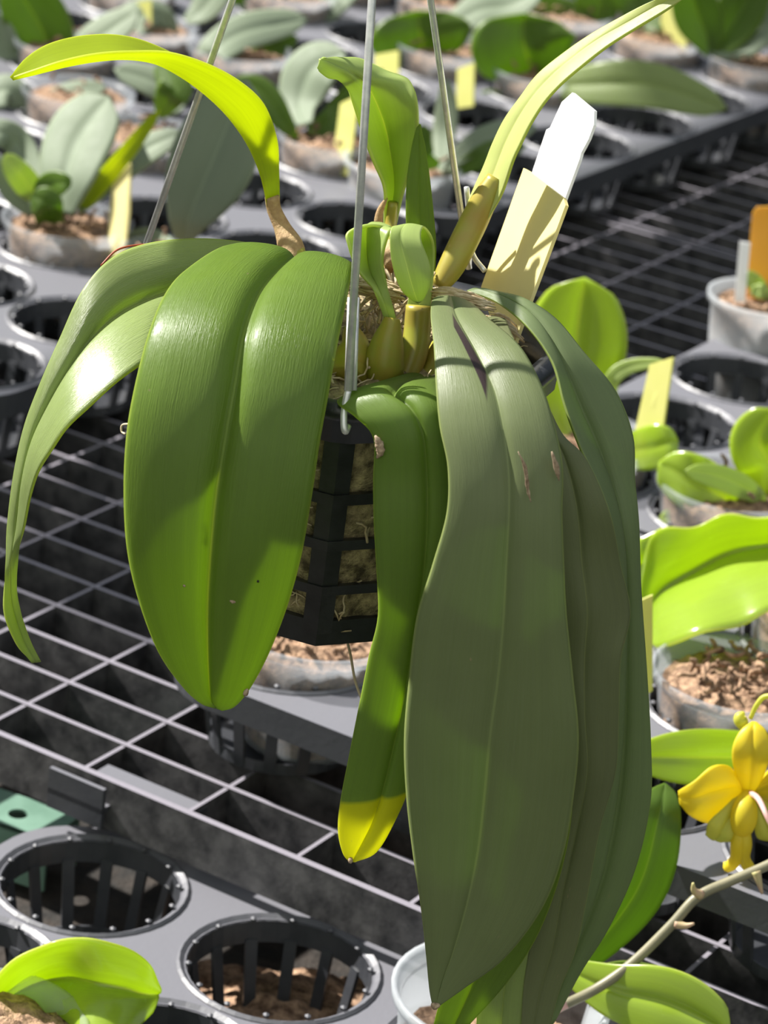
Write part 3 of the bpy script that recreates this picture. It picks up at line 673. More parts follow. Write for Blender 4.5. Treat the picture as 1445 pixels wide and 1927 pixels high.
mb.add(vs, [(i * m_ + j, ((i + 1) % n_) * m_ + j, ((i + 1) % n_) * m_ + (j + 1) % m_, i * m_ + (j + 1) % m_) for i in range(n_) for j in range(m_)])
o = mb.build('rim', M['basket'], bk)
def rz(z): return RTOP - .003 + (RBOT - RTOP + .003) * (-z - .012) / (BH - .012)
for k in range(8):                                           # broad corner ribs
    mb = MB()
    vs = []
    for z in (-.012, -BH + .004):
        r = rz(z); w = .0062
        c0 = octv(r, z, k); ea = octv(r, z, k + 1) - c0; ea /= np.linalg.norm(ea); eb = octv(r, z, k - 1) - c0; eb /= np.linalg.norm(eb)
        inn = (np.array([BC[0], BC[1], c0[2]]) - c0); inn /= np.linalg.norm(inn)
        for p in (c0 + eb * w, c0, c0 + ea * w, c0 + ea * w + inn * .003, c0 + inn * .003, c0 + eb * w + inn * .003): vs.append(p)
    mb.add(vs, [(j, (j + 1) % 6, 6 + (j + 1) % 6, 6 + j) for j in range(6)]); mb.build('corner_rib', M['basket'], bk, smooth=False)
for z, hh in ((-.037, .0050), (-.058, .0046), (-.079, .0044)):
    mb = MB(); vs = []
    for k in range(8):
        for dz, dr in ((0, .0006), (-hh, .0004), (-hh, -.002), (0, -.002)): vs.append(octv(rz(z + dz), z + dz, k, dr))
    mb.add(vs, [(k * 4 + j, ((k + 1) % 8) * 4 + j, ((k + 1) % 8) * 4 + (j + 1) % 4, k * 4 + (j + 1) % 4) for k in range(8) for j in range(4)])
    mb.build('hoop', M['basket'], bk, smooth=False)
mb = MB(); vs = [octv(RBOT + .002, -BH + .011, k) for k in range(8)] + [octv(RBOT + .0005, -BH, k) for k in range(8)] + [octv(RBOT - .003, -BH + .011, k) for k in range(8)] + [octv(RBOT - .004, -BH + .002, k) for k in range(8)]
fs = []
for k in range(8):
    j = (k + 1) % 8; fs += [(k, j, 8 + j, 8 + k), (16 + k, 16 + j, j, k), (24 + k, 24 + j, 16 + j, 16 + k)]
fs += [tuple(range(24, 32)), tuple(range(15, 7, -1))]
mb.add(vs, fs); mb.build('base', M['basket'], bk, smooth=False)
# moss filling: body seen through the slots and a rough top
mb = MB(); vs = []; n = 64; rows = []
for i in range(26):
    z = -BH + .004 + i * (BH - .012) / 25
    for k in range(n):
        a = k / n * 8; p = octp(a, rz(min(z, -.012)) - .0028, z); nn = p - np.array([BC[0], BC[1], p[2]]); nn /= np.linalg.norm(nn)
        vs.append(p + nn * (.0022 * mnoise.noise(Vector(p * 130)) - .001))
R_ = 26
for i in range(1, 20):
    f = 1 - i / 20
    for k in range(n):
        p = octp(k / n * 8, (rz(-.012) - .004) * f, -.008); x = p + Z * (.006 * (1 - f * f) + .004 * mnoise.noise(Vector(p * 90)) + .0025 * mnoise.noise(Vector(p * 260)))
        vs.append(x)
R_ += 19
mb.add(vs, [(i * n + k, i * n + (k + 1) % n, (i + 1) * n + (k + 1) % n, (i + 1) * n + k) for i in range(R_ - 1) for k in range(n)] + [tuple((R_ - 1) * n + k for k in range(n))])
moss = mb.build('moss_filling', M['mossdark']); tag(moss, 'brown moss and bark packed inside the hanging black basket', 'moss', kind='stuff')
rnd = random.Random(5); mb = MB()
for _ in range(170):                                          # loose strands on the surface
    a, q = rnd.random() * 8, math.sqrt(rnd.random()) * .92
    p = octp(a, (rz(-.012)) * q, -.003 + rnd.random() * .004); pts = [p]; d = np.array([rnd.gauss(0, 1), rnd.gauss(0, 1), rnd.gauss(.1, .35)]); d /= np.linalg.norm(d)
    for _k in range(6):
        d = d + np.array([rnd.gauss(0, .35), rnd.gauss(0, .35), rnd.gauss(-.05, .3)]); d /= np.linalg.norm(d); x = pts[-1] + d * .0028
        x[2] = min(max(x[2], ZB - .007), ZB + .006); pts.append(x)
    mb.tube(pts, rnd.uniform(.0002, .0006), n=4)
for _ in range(260):                                          # strands behind the slots
    a = rnd.random() * 8; z = -rnd.uniform(.014, BH - .008); p = octp(a, rz(z) - .0020, z); c0 = np.array([BC[0], BC[1], p[2]]); pts = [p]; nn = (p - c0) / np.linalg.norm(p - c0)
    d = np.array([rnd.gauss(0, 1), rnd.gauss(0, 1), rnd.gauss(0, 1)]); 
    for _k in range(5):
        d = d + np.array([rnd.gauss(0, .8) for _ in range(3)]); d -= nn * (d @ nn); d /= np.linalg.norm(d); pts.append(pts[-1] + d * .0022)
    mb.tube(pts, rnd.uniform(.00025, .0006), n=4)
o = mb.build('moss_strands', M['fibre'], moss)

# ------------------------------------------------------------------ wire hanger
YB = BC[1]
hook = PY(725, -760, YB)
wh = thing('wire_hanger', 'galvanised wire hanger with three rods rising from the basket rim', 'hanger', hook)
rim_pts = [(PY(650, 800, YB - .088), PY(700, 0, None) if False else None)]
def rod(name, lower, via, rad=.00135, hook_end=None):
    mb = MB(); mb.tube([lower, via, hook], rad * 1.15, n=10)
    if hook_end is not None: mb.tube(catmull(hook_end, 6), rad * .95, n=8)
    return mb.build(name, M['wire'], wh)
f0 = PY(655, 735, YB - .0915); f1 = PY(700, 0, YB - .048)
rod('wire', f0, f1, hook_end=[f0, PY(648, 770, YB - .0935), PY(647, 800, YB - .0960), PY(650, 812, YB - .0960), PY(655, 802, YB - .0925)])
g0 = PY(666, 735, YB - .0900); g1 = PY(671, 560, YB - .075); mb = MB(); mb.tube([g0, g1], .0011, n=10); mb.tube([PY(658, 560, YB - .0775), PY(652, 735, YB - .0915)], .0009, n=10); mb.build('wire', M['wire'], wh)
l0 = PY(276, 458, YB + .066); l1 = PY(437, 0, YB + .052); rod('wire', l0, l1, rad=.0013, hook_end=[l0, PY(266, 500, YB + .060), PY(264, 530, YB + .05), PY(272, 540, YB + .035)])
r0 = PY(882, 505, YB + .045); r1 = PY(810, 0, YB + .028); rod('wire', r0, r1, rad=.0012, hook_end=[r0, PY(883, 420, YB + .044), PY(878, 352, YB + .043)])
mb = MB(); mb.tube(catmull([PY(884, 440, YB + .04), PY(890, 480, YB + .035), PY(912, 510, YB + .03)], 6), .0011, n=8); mb.build('wire', M['wire'], wh)
mb = MB(); a = [hook + Z * (.012 + .012 * math.sin(q)) + np.array([.012 * math.cos(q), 0, 0]) for q in np.linspace(-1.57, 2.6, 14)]; mb.tube(a, .0015, n=8); mb.build('hook', M['wire'], wh)

# ------------------------------------------------------------------ the orchid
orc = thing('orchid_plant', 'large orchid with long strap leaves hanging over the black basket', 'orchid', BC)
o_ = .0
lf = leaf3('leaf', [   # big glowing leaf, left front
    (545, 515, 578, 520, 610, 524, .040), (500, 478, 560, 490, 640, 500, .012), (432, 458, 548, 482, 661, 491, -.018), (353, 502, 505, 520, 659, 520, -.045), (311, 550, 478, 565, 648, 578, -.066),
    (280, 625, 457, 630, 632, 655, -.085), (254, 725, 441, 725, 616, 745, -.099), (238, 820, 424, 820, 600, 835, -.107), (233, 930, 406, 935, 586, 930, -.112), (240, 1040, 396, 1040, 566, 1045, -.115),
    (264, 1140, 390, 1140, 540, 1140, -.116), (300, 1230, 390, 1225, 505, 1230, -.116), (345, 1293, 393, 1290, 470, 1295, -.115), (378, 1322, 397, 1318, 442, 1328, -.114), (402, 1330, 408, 1332, 418, 1336, -.114)],
    YB, orc, L_FRONT, bulge=.085, groove=.10, curl=.06, cols=30, sub=8)
LF1 = lf; tag(lf, 'broad glossy leaf glowing yellow green in the left front')
lf = leaf3('leaf', [   # far left arching leaf
    (520, 470, 530, 490, 540, 515, .035), (450, 455, 450, 505, 440, 560, .02, .015, -.02), (360, 450, 350, 535, 300, 665, .012, .0, -.045), (270, 461, 290, 553, 262, 688, .002, -.01, -.055), (205, 490, 230, 582, 215, 722, -.01, -.02, -.062),
    (155, 548, 180, 624, 165, 768, -.022, -.03, -.067), (115, 635, 137, 680, 125, 806, -.033, -.04, -.070), (80, 715, 98, 745, 95, 850, -.043, -.048, -.070), (48, 800, 62, 820, 72, 888, -.050, -.055, -.068),
    (28, 890, 42, 900, 57, 935, -.055, -.06, -.066), (15, 990, 32, 990, 46, 990, -.058, -.06, -.065), (13, 1050, 22, 1050, 33, 1050, -.06, -.062, -.06), (8, 1110, 19, 1115, 30, 1112, -.06, -.058, -.055),
    (10, 1160, 28, 1160, 42, 1162, -.06, -.055, -.055), (33, 1215, 44, 1205, 58, 1207, -.058, -.055, -.055), (60, 1246, 68, 1246, 77, 1245, -.056)],
    YB, orc, L_SIDE, bulge=.08, groove=.10, cols=26, sub=7)
lf = leaf3('leaf', [   # arching yellow green leaf, top left
    (525, 395, 505, 400, 523, 402, .055, .05, .058), (524, 320, 492, 335, 518, 330, .05, .045, .07), (521, 260, 468, 275, 508, 270, .045, .042, .075), (497, 196, 432, 222, 482, 212, .04, .038, .075), (450, 152, 390, 180, 435, 168, .035, .034, .075),
    (390, 120, 340, 143, 372, 128, .03, .03, .07), (320, 99, 290, 118, 290, 86, .025, .028, .065), (250, 97, 235, 109, 225, 68, .02, .026, .058), (185, 101, 180, 113, 155, 69, .018, .024, .052), (120, 114, 122, 124, 93, 84, .016, .02, .042),
    (65, 132, 68, 138, 50, 110, .015, .018, .03), (22, 146, 24, 149, 20, 143, .015)], YB, orc, L_LIME, bulge=.05, groove=0, cols=22, sub=7)
lf = leaf3('leaf', [   # twisting upright leaf, top centre
    (722, 440, 733, 440, 742, 440, .055), (724, 395, 737, 392, 752, 388, .055, .062, .055), (722, 350, 742, 350, 762, 350, .05, .068, .05), (702, 302, 737, 300, 778, 298, .045, .07, .045), (683, 252, 727, 250, 786, 245, .04, .068, .04),
    (668, 205, 710, 200, 784, 190, .035, .05, .035), (653, 167, 690, 163, 770, 152, .03, .035, .04), (636, 149, 662, 138, 728, 135, .022, .022, .045), (616, 146, 634, 124, 678, 112, .014, .016, .04), (602, 136, 614, 115, 642, 110, .01, .012, .03), (597, 127, 602, 112, 610, 108, .01, .01, .012)],
    YB, orc, L_YOUNG, bulge=.06, groove=.06, cols=22, sub=7)
lf = leaf3('leaf', [   # narrow pointed leaf
    (768, 520, 790, 520, 818, 520, .03), (765, 450, 790, 455, 820, 460, .032), (764, 390, 788, 392, 815, 395, .034), (766, 335, 788, 335, 808, 330, .036), (774, 280, 789, 280, 800, 275, .038), (781, 250, 789, 250, 794, 250, .039), (787, 233, 789, 233, 791, 234, .04)],
    YB, orc, L_FRONT, bulge=.10, groove=.0, cols=16)
lf = leaf3('leaf', [   # curled young leaf, left
    (726, 604, 735, 605, 746, 603, -.03), (704, 548, 716, 552, 730, 545, -.03), (672, 505, 695, 508, 720, 500, -.03, -.02, -.03), (656, 460, 690, 462, 722, 470, -.03, -.012, -.03), (655, 438, 692, 425, 730, 445, -.028, -.018, -.028), (690, 424, 712, 420, 738, 432, -.025, -.02, -.025), (728, 428, 735, 428, 742, 436, -.022)],
    YB, orc, L_YOUNG, bulge=.10, cols=18, sub=7)
lf = leaf3('leaf', [   # curled young leaf, right, showing its pale inner side
    (762, 600, 786, 600, 808, 595, -.012), (772, 525, 795, 525, 816, 508, -.008), (765, 455, 792, 445, 814, 455, -.010, -.004, -.010), (748, 430, 770, 423, 797, 428, -.024), (734, 436, 752, 445, 792, 452, -.036), (737, 490, 765, 500, 809, 498, -.040), (752, 538, 778, 545, 808, 535, -.040), (774, 562, 786, 566, 796, 562, -.038), (786, 568, 788, 569, 791, 568, -.038)],
    YB, orc, L_YOUNG, bulge=.05, groove=0, cols=18, sub=7)
lf = leaf3('leaf', [   # long leaf to the top right
    (842, 460, 868, 468, 890, 470, .032), (867, 415, 893, 412, 920, 410, .037, .034, .030), (890, 360, 917, 362, 946, 362, .041, .037, .029), (912, 311, 938, 308, 966, 303, .044, .039, .028), (928, 270, 952, 272, 980, 272, .045, .040, .028), (950, 225, 973, 230, 1000, 232, .046, .041, .029),
    (980, 183, 1000, 188, 1026, 192, .046, .041, .030), (1012, 141, 1034, 149, 1058, 157, .046, .041, .030), (1058, 103, 1074, 114, 1093, 127, .045, .040, .030), (1108, 68, 1124, 77, 1143, 88, .042, .038, .029), (1163, 36, 1180, 44, 1198, 53, .038, .035, .028), (1213, 9, 1228, 16, 1248, 23, .034, .032, .027), (1262, -14, 1272, -9, 1288, -4, .028), (1310, -36, 1314, -33, 1320, -28, .025)],
    YB, orc, L_UPR, bulge=.04, groove=.0, cols=20, sub=7)
lf = leaf3('leaf', [   # leaf with scarred edge, centre
    (760, 705, 800, 712, 838, 716, -.035), (700, 726, 768, 722, 830, 726, -.062), (636, 748, 742, 740, 834, 745, -.088), (668, 780, 775, 768, 838, 780, -.099), (703, 824, 797, 815, 840, 840, -.103), (703, 900, 805, 900, 843, 910, -.104), (704, 980, 805, 985, 843, 985, -.106), (709, 1070, 798, 1080, 838, 1080, -.107),
    (712, 1160, 785, 1165, 820, 1165, -.107), (695, 1235, 774, 1240, 805, 1240, -.107), (678, 1320, 760, 1320, 800, 1320, -.107), (658, 1420, 738, 1420, 785, 1420, -.107), (641, 1510, 718, 1500, 766, 1490, -.106), (637, 1565, 698, 1555, 742, 1545, -.105), (646, 1605, 674, 1598, 708, 1602, -.104), (659, 1621, 662, 1621, 668, 1620, -.104)],
    YB, orc, L_LIT_TIP, bulge=.12, groove=.10, curl=.08, cols=26, sub=7, wave=.03)
LF2 = lf; tag(lf, 'narrow hanging leaf with a scarred edge and a tip coloured as if sunlit')
lf = leaf3('leaf', [   # deep green leaf behind the largest one
    (820, 600, 850, 600, 900, 600, -.03), (850, 700, 900, 700, 960, 700, -.06), (870, 850, 930, 850, 1000, 850, -.085), (900, 1000, 960, 1000, 1030, 1000, -.095), (905, 1150, 975, 1150, 1050, 1150, -.098), (900, 1300, 985, 1300, 1070, 1300, -.10), (900, 1450, 990, 1450, 1078, 1450, -.10), (890, 1560, 972, 1560, 1072, 1560, -.10), (870, 1660, 950, 1660, 1048, 1665, -.10), (850, 1760, 920, 1760, 1008, 1765, -.10), (835, 1850, 890, 1850, 952, 1850, -.10), (815, 1930, 850, 1940, 880, 1930, -.10)],
    YB, orc, L_FRONT, bulge=.06, groove=.08, cols=20)
lf = leaf3('leaf', [   # light strip of leaf seen at the bottom
    (900, 1300, 960, 1300, 1000, 1300, -.085), (910, 1450, 980, 1450, 1030, 1450, -.085), (905, 1600, 975, 1600, 1040, 1600, -.085), (905, 1750, 965, 1750, 1020, 1750, -.085), (900, 1850, 950, 1850, 1000, 1850, -.085), (895, 1960, 940, 1960, 985, 1960, -.085)],
    YB, orc, L_SIDE, bulge=.06, groove=.08, cols=16)
lf = leaf3('leaf', [   # outer right leaf
    (880, 548, 900, 545, 930, 550, -.0), (935, 570, 960, 565, 985, 562, -.012), (990, 615, 1012, 602, 1045, 600, -.028, -.022, -.018), (1038, 682, 1056, 678, 1098, 663, -.04, -.034, -.028), (1062, 762, 1085, 752, 1157, 735, -.05, -.04, -.034), (1092, 842, 1120, 832, 1189, 820, -.058, -.045, -.04), (1130, 922, 1150, 915, 1192, 902, -.064, -.05, -.045),
    (1152, 1000, 1170, 1000, 1200, 985, -.068, -.055, -.05), (1150, 1100, 1180, 1100, 1205, 1100, -.068, -.056, -.053), (1140, 1250, 1180, 1250, 1215, 1240, -.068, -.058, -.055), (1120, 1400, 1175, 1400, 1223, 1400, -.068, -.058, -.055), (1105, 1520, 1162, 1520, 1222, 1510, -.068, -.058, -.055), (1085, 1640, 1138, 1640, 1195, 1635, -.068, -.058, -.055),
    (1065, 1740, 1100, 1745, 1146, 1745, -.068, -.058, -.055), (1040, 1830, 1062, 1835, 1090, 1832, -.065, -.058, -.055), (1020, 1930, 1030, 1930, 1042, 1925, -.06)], YB, orc, L_BLUE, bulge=.10, groove=.10, cols=24, sub=7, wave=.03)
lf = leaf3('leaf', [   # dusty leaf between the two
    (880, 590, 910, 600, 950, 600, -.01), (930, 680, 955, 672, 980, 668, -.045), (965, 760, 1000, 755, 1028, 760, -.066), (985, 815, 1030, 808, 1060, 822, -.074), (1000, 865, 1060, 855, 1104, 867, -.079), (1010, 960, 1085, 950, 1147, 965, -.084), (1015, 1060, 1095, 1060, 1167, 1062, -.086, -.086, -.08), (1020, 1150, 1105, 1150, 1185, 1152, -.086, -.088, -.078), (1030, 1240, 1100, 1240, 1167, 1240, -.086, -.088, -.084),
    (1040, 1340, 1100, 1340, 1163, 1347, -.086, -.09, -.084), (1050, 1450, 1105, 1450, 1157, 1452, -.086, -.09, -.084), (1040, 1560, 1085, 1560, 1128, 1562, -.086), (1015, 1680, 1058, 1680, 1104, 1690, -.086), (997, 1780, 1040, 1780, 1083, 1787, -.086), (985, 1860, 1018, 1860, 1053, 1862, -.086), (980, 1950, 1000, 1955, 1030, 1950, -.086)],
    YB, orc, L_DULL, bulge=.08, groove=.03, cols=24, sub=7, wave=.05, seed=2)
lf = leaf3('leaf', [   # largest leaf, right front
    (835, 585, 845, 575, 862, 580, -.0), (818, 562, 848, 560, 885, 570, -.028), (811, 590, 860, 598, 920, 600, -.056), (817, 650, 895, 660, 978, 652, -.082), (821, 725, 928, 728, 1019, 727, -.100), (828, 802, 946, 800, 1043, 802, -.112), (843, 880, 957, 885, 1058, 880, -.120), (841, 965, 958, 965, 1057, 965, -.125), (815, 1060, 953, 1065, 1060, 1055, -.128),
    (785, 1160, 948, 1165, 1065, 1155, -.130), (771, 1270, 938, 1270, 1077, 1270, -.131), (761, 1390, 922, 1385, 1088, 1385, -.132), (765, 1500, 912, 1490, 1080, 1490, -.132), (778, 1610, 899, 1600, 1059, 1610, -.132), (793, 1710, 878, 1700, 1019, 1712, -.133), (803, 1800, 852, 1790, 950, 1802, -.134), (809, 1860, 830, 1850, 874, 1858, -.135), (815, 1892, 819, 1892, 828, 1890, -.136)],
    YB, orc, L_DULLS, bulge=.065, groove=.03, curl=.06, cols=34, sub=8, wave=.02)
LF3 = lf; tag(lf, 'largest hanging leaf, dusty dark green with a dark streak by the midrib')

# pseudobulbs, stems and sheaths
def stemtube(name, pts, rads, mat, n=14):
    P = catmull([PY(x, y, YB + d) for x, y, d in pts], 5); R = catmull([[r, 0] for r in rads], 5)[:, 0]
    mb = MB(); mb.tube(P, [max(r, .0003) for r in R], n=n); return mb.build(name, M[mat], orc)
stemtube('pseudobulb', [(728, 715, -.035), (722, 690, -.035), (728, 650, -.034), (735, 615, -.033), (738, 598, -.032)], [.0068, .0080, .0066, .0042, .0030], 'bulb')
stemtube('stem', [(735, 728, -.028), (760, 712, -.026), (778, 670, -.02), (785, 620, -.015), (788, 575, -.013)], [.0030, .0042, .0052, .0052, .0050], 'stemolive')
stemtube('stem', [(825, 540, .02), (850, 500, .025), (885, 430, .032), (912, 375, .034), (935, 335, .036)], [.0036, .0054, .0058, .0052, .0040], 'stemolive')
stemtube('dry_sheath', [(545, 505, .035), (548, 470, .042), (532, 430, .048), (516, 395, .05), (512, 370, .05)], [.0046, .0056, .0036, .0030, .0030], 'sheath')
stemtube('pseudobulb', [(565, 505, .035), (556, 480, .04), (545, 450, .045)], [.004, .0045, .003], 'bulb')
stemtube('stem', [(733, 520, .03), (733, 470, .045), (735, 425, .055), (740, 380, .056)], [.0032, .0028, .0025, .0022], 'stemolive')
stemtube('dry_sheath', [(718, 455, .05), (712, 420, .052), (716, 395, .053), (728, 372, .054)], [.002, .0018, .0014, .0005], 'sheath')
stemtube('dry_sheath', [(745, 500, .02), (738, 478, .025), (735, 458, .03)], [.0045, .004, .0025], 'sheath')
stemtube('pseudobulb', [(650, 715, -.04), (655, 690, -.035), (668, 655, -.03), (660, 620, -.02)], [.008, .0085, .006, .003], 'bulb')
stemtube('pseudobulb', [(690, 720, -.03), (700, 700, -.02), (690, 670, -.01)], [.007, .006, .003], 'bulb')
stemtube('rhizome', [(640, 722, -.03), (690, 722, -.03), (740, 725, -.028), (800, 715, -.02), (830, 650, -.01)], [.004, .0055, .005, .005, .004], 'bulb')
def bundle(pts, w, n, seed, name='dry_sheath', mat='fibre'):
    rn = random.Random(seed); mb = MB()
    for _ in range(n):                                        # torn papery strips lying side by side
        a = rn.uniform(-1, 1); b_ = rn.uniform(-.4, .4); t0 = rn.uniform(0, .3); t1 = rn.uniform(.6, 1); P = catmull([PY(x + rn.gauss(0, 3), y + a * w * (1 - .3 * abs(k - 1.5)) + rn.gauss(0, 2), YB + d - .004 * (1 - a * a) + b_ * .002) for k, (x, y, d) in enumerate(pts)], 6)
        m = len(P); P = P[int(t0 * m):max(int(t1 * m), int(t0 * m) + 4)]; mb.tube(P, [rn.uniform(.0003, .0011) * (.5 + .5 * math.sin(math.pi * i / (len(P) - 1))) for i in range(len(P))], n=5)
    return mb.build(name, M[mat], orc)
bundle([(795, 552, -.002), (840, 556, -.010), (890, 566, -.012), (940, 580, -.010)], 16, 40, 1)
bundle([(660, 535, .01), (700, 540, .004), (740, 550, .002), (775, 560, .0)], 22, 40, 2)
bundle([(905, 600, -.004), (940, 608, -.002), (965, 625, .002), (985, 650, .004)], 18, 26, 3, name='root_fibres')
bundle([(735, 470, .035), (742, 495, .03), (745, 520, .025), (740, 545, .02)], 10, 18, 4)
mb = MB(); rnd = random.Random(9)
for _ in range(60):                                           # withered fibres around the bulbs
    x0, y0 = rnd.uniform(660, 790), rnd.uniform(560, 690); a = rnd.uniform(.3, 1.4); L = rnd.uniform(40, 110)
    pts = [(x0 + math.cos(a) * L * t - 30 * t * t, y0 - math.sin(a) * L * t, .0 + .02 * t) for t in (0, .33, .66, 1)]
    mb.tube(catmull([PY(x, y, YB + d) for x, y, d in pts], 3), rnd.uniform(.0003, .0009), n=4)
mb.build('root_fibres', M['fibre'], orc)
mb = MB(); mb.tube(catmull([PY(650, 1195, YB - .03), PY(660, 1235, YB - .035), (PY(668, 1280, YB - .04)), PY(682, 1320, YB - .045)], 6), .0006, n=6); mb.build('hanging_root', M['root'], orc)
mb = MB(); mb.tube(catmull([PY(243, 798, YB - .1), PY(230, 800, YB - .098), PY(229, 812, YB - .098), PY(236, 817, YB - .1)], 5), .0004, n=5); mb.build('hanging_root', M['root'], orc)
# scars
def scar(pts, Y, mat='brown', r=.001, name='scar', par=None):
    P = catmull([PY(x, y, YB + Y) for x, y in pts], 4); mb = MB(); n = len(P); mb.tube(P, [r * (.3 + math.sin(math.pi * i / (n - 1))) * random.uniform(.7, 1.2) for i in range(n)], n=6); return mb.build(name, M[mat], par or orc)
scar([(706, 820), (713, 835), (716, 850), (709, 862)], -.105, r=.0016, par=LF2)
scar([(975, 850), (988, 880), (993, 920), (999, 945)], -.1285, r=.0006, par=LF3)
scar([(1038, 850), (1047, 880), (1052, 905)], -.1245, r=.0009, par=LF3)
scar([(812, 1888), (818, 1893), (828, 1891)], -.137, r=.0012, par=LF3)
scar([(466, 1296), (460, 1310)], -.1165, r=.0009, par=LF1)
scar([(432, 1130), (438, 1132), (446, 1133)], -.1185, r=.0006, par=LF1); scar([(484, 1092), (487, 1096)], -.1185, r=.0004, mat='soil', par=LF1); scar([(344, 1100), (349, 1104)], -.1185, r=.0004, par=LF1)
scar([(655, 1618), (664, 1620)], -.106, r=.0012, par=LF2)
mb = MB(); mb.tube(catmull([PY(190, 500, YB - .008), PY(215, 474, YB - .004), PY(240, 464, YB), PY(276, 460, YB + .004)], 6), .0004, n=6)
tag(mb.build('thin_red_wire', M['red']), 'thin reddish wire along the top of the far left leaf', 'wire')

# name tags in the basket
wp = [(1057, 192), (1077, 174), (1118, 208), (1117, 235), (1107, 262), (1093, 288), (1090, 300), (1042, 430), (965, 610), (935, 600), (1001, 325), (1003, 318), (1028, 244), (1035, 240)]
ptag(wp, [YB + .088 - .035 * (x - 1057 + (y - 190) * .273) / 80 - .03 * (y - 190) / 420 for x, y in wp], 'wtag', 'tall white plastic label behind the pale yellow one, sunlit', name='plant_label', th=.0013)
yp = [(985, 316), (992, 320), (1060, 372), (1064, 386), (990, 584), (968, 645), (935, 640), (905, 540)]
ptag(yp, [YB + .062 - .032 * (x - 985 + (y - 316) * .357) / 80 - .024 * (y - 316) / 320 for x, y in yp], 'ytag', 'broad pale yellow label stuck in the basket, right side', name='plant_label', th=.0015)

# ------------------------------------------------------------------ flower and spike at the right
YF = 1.19
fl = thing('orchid_flower', 'yellow orchid flower with a forked lip at the right edge', 'flower', PY(1405, 1490, YF))
leaf3('sepal', [(1398, 1490, 1408, 1490, 1420, 1490, .0), (1382, 1450, 1412, 1450, 1440, 1450, -.004), (1378, 1410, 1414, 1410, 1450, 1410, -.004), (1392, 1378, 1416, 1375, 1442, 1378, .0), (1414, 1360, 1418, 1359, 1424, 1361, .004)], YF, fl, M['petal'], bulge=.15, groove=0, cols=14)
leaf3('petal', [(1395, 1478, 1398, 1486, 1395, 1496, .0), (1372, 1443, 1375, 1480, 1350, 1545, -.004), (1340, 1442, 1335, 1490, 1330, 1548, -.008), (1305, 1470, 1305, 1500, 1300, 1535, -.010), (1277, 1488, 1278, 1498, 1280, 1512, -.008)], YF, fl, M['petal'], bulge=.15, groove=0, cols=14)
leaf3('petal', [(1425, 1478, 1422, 1486, 1425, 1496, .0), (1455, 1443, 1450, 1480, 1465, 1530, -.004), (1490, 1450, 1485, 1490, 1490, 1530, -.008), (1520, 1480, 1520, 1490, 1520, 1505, -.010)], YF, fl, M['petal'], bulge=.15, groove=0, cols=14)
leaf3('sepal', [(1392, 1490, 1398, 1495, 1404, 1500, .0), (1362, 1520, 1375, 1530, 1395, 1545, -.010), (1335, 1545, 1358, 1562, 1390, 1580, -.014), (1328, 1570, 1345, 1580, 1368, 1582, -.013)], YF, fl, M['petalg'], bulge=.2, groove=0, cols=14)
leaf3('sepal', [(1412, 1498, 1418, 1495, 1424, 1490, .0), (1418, 1540, 1435, 1535, 1450, 1520, -.010), (1425, 1575, 1450, 1570, 1470, 1550, -.012), (1450, 1580, 1460, 1580, 1472, 1572, -.010)], YF, fl, M['petalg'], bulge=.2, groove=0, cols=14)
def ftube(name, pts, rads, mat, par=None):
    P = catmull([PY(x, y, YF + d) for x, y, d in pts], 5); R = catmull([[r, 0] for r in rads], 5)[:, 0]; mb = MB(); mb.tube(P, [max(r, .0002) for r in R], n=12); return mb.build(name, M[mat], par or fl)
ftube('column', [(1405, 1492, -.004), (1402, 1520, -.012), (1398, 1550, -.014), (1392, 1572, -.012)], [.0025, .0055, .0058, .003], 'petal')
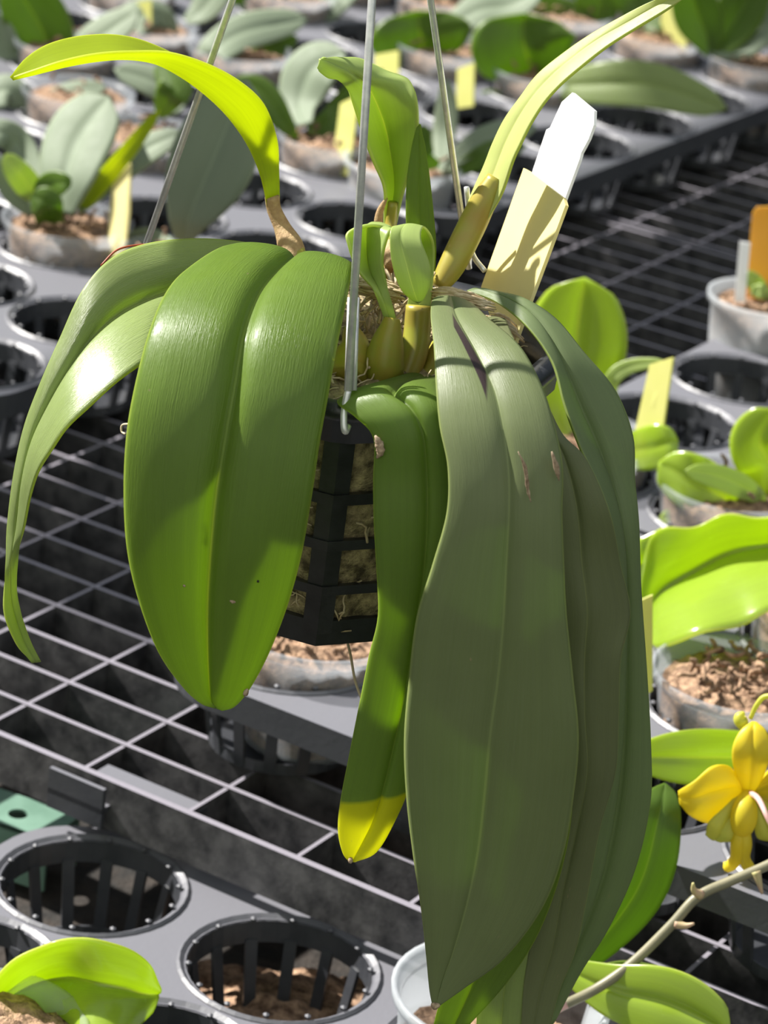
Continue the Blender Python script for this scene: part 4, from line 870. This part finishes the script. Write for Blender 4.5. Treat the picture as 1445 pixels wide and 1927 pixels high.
ftube('lip', [(1392, 1565, -.014), (1388, 1590, -.016), (1385, 1615, -.016), (1370, 1632, -.014), (1363, 1622, -.012)], [.0030, .0034, .0030, .0024, .0006], 'petal')
ftube('lip', [(1400, 1565, -.014), (1402, 1590, -.016), (1400, 1615, -.016), (1412, 1636, -.014), (1420, 1640, -.012)], [.0030, .0032, .0028, .0026, .0008], 'petal')
ftube('pedicel', [(1412, 1492, -.006), (1428, 1505, -.02), (1445, 1540, -.03), (1470, 1590, -.032), (1486, 1606, -.032)], [.0014, .0013, .0012, .0012, .0012], 'pink')
ftube('bud', [(1398, 1375, .004), (1396, 1362, .006), (1392, 1350, .006), (1400, 1340, .006)], [.001, .0030, .0028, .0006], 'petalg')
ftube('bud_stalk', [(1412, 1352, .006), (1425, 1325, .006), (1445, 1310, .006), (1500, 1320, .0), (1540, 1450, -.02), (1530, 1580, -.03)], [.0010, .0012, .0012, .0012, .0012, .0012], 'petalg')
sp = thing('flower_spike', 'bare greyish flower stalk slanting up to the right edge', 'flower stalk', PY(1040, 1897, 1.13))
mb = MB(); SPK = catmull([HOLES[('F', 2, 0)] + np.array([.004, 0, .012]), PY(985, 1945, 1.115), PY(1035, 1905, 1.12), PY(1120, 1862, 1.13), PY(1190, 1812, 1.135), PY(1262, 1742, 1.14), PY(1312, 1688, 1.145), PY(1370, 1660, 1.15), PY(1445, 1628, 1.155), PY(1520, 1590, 1.16)], 6); mb.tube(SPK, .0023, n=12); mb.build('stalk', M['spike'], sp)
mb = MB(); mb.tube(catmull([PY(1040, 1900, 1.117), PY(1052, 1892, 1.118), PY(1064, 1886, 1.119)], 4), .0029, n=12); mb.build('stalk_base', M['pink'], sp)
for q in ([(1318, 1684, 1.144), (1306, 1676, 1.142), (1304, 1662, 1.141)], [(1272, 1738, 1.14), (1290, 1742, 1.138), (1306, 1738, 1.137)], [(1422, 1640, 1.152), (1428, 1660, 1.15), (1434, 1682, 1.149)]):
    P = catmull([PY(*p) for p in q], 4); mb = MB(); n = len(P); mb.tube(P, [.0024 * (1 - .75 * i / (n - 1)) for i in range(n)], n=8); mb.build('bract', M['node'], sp)
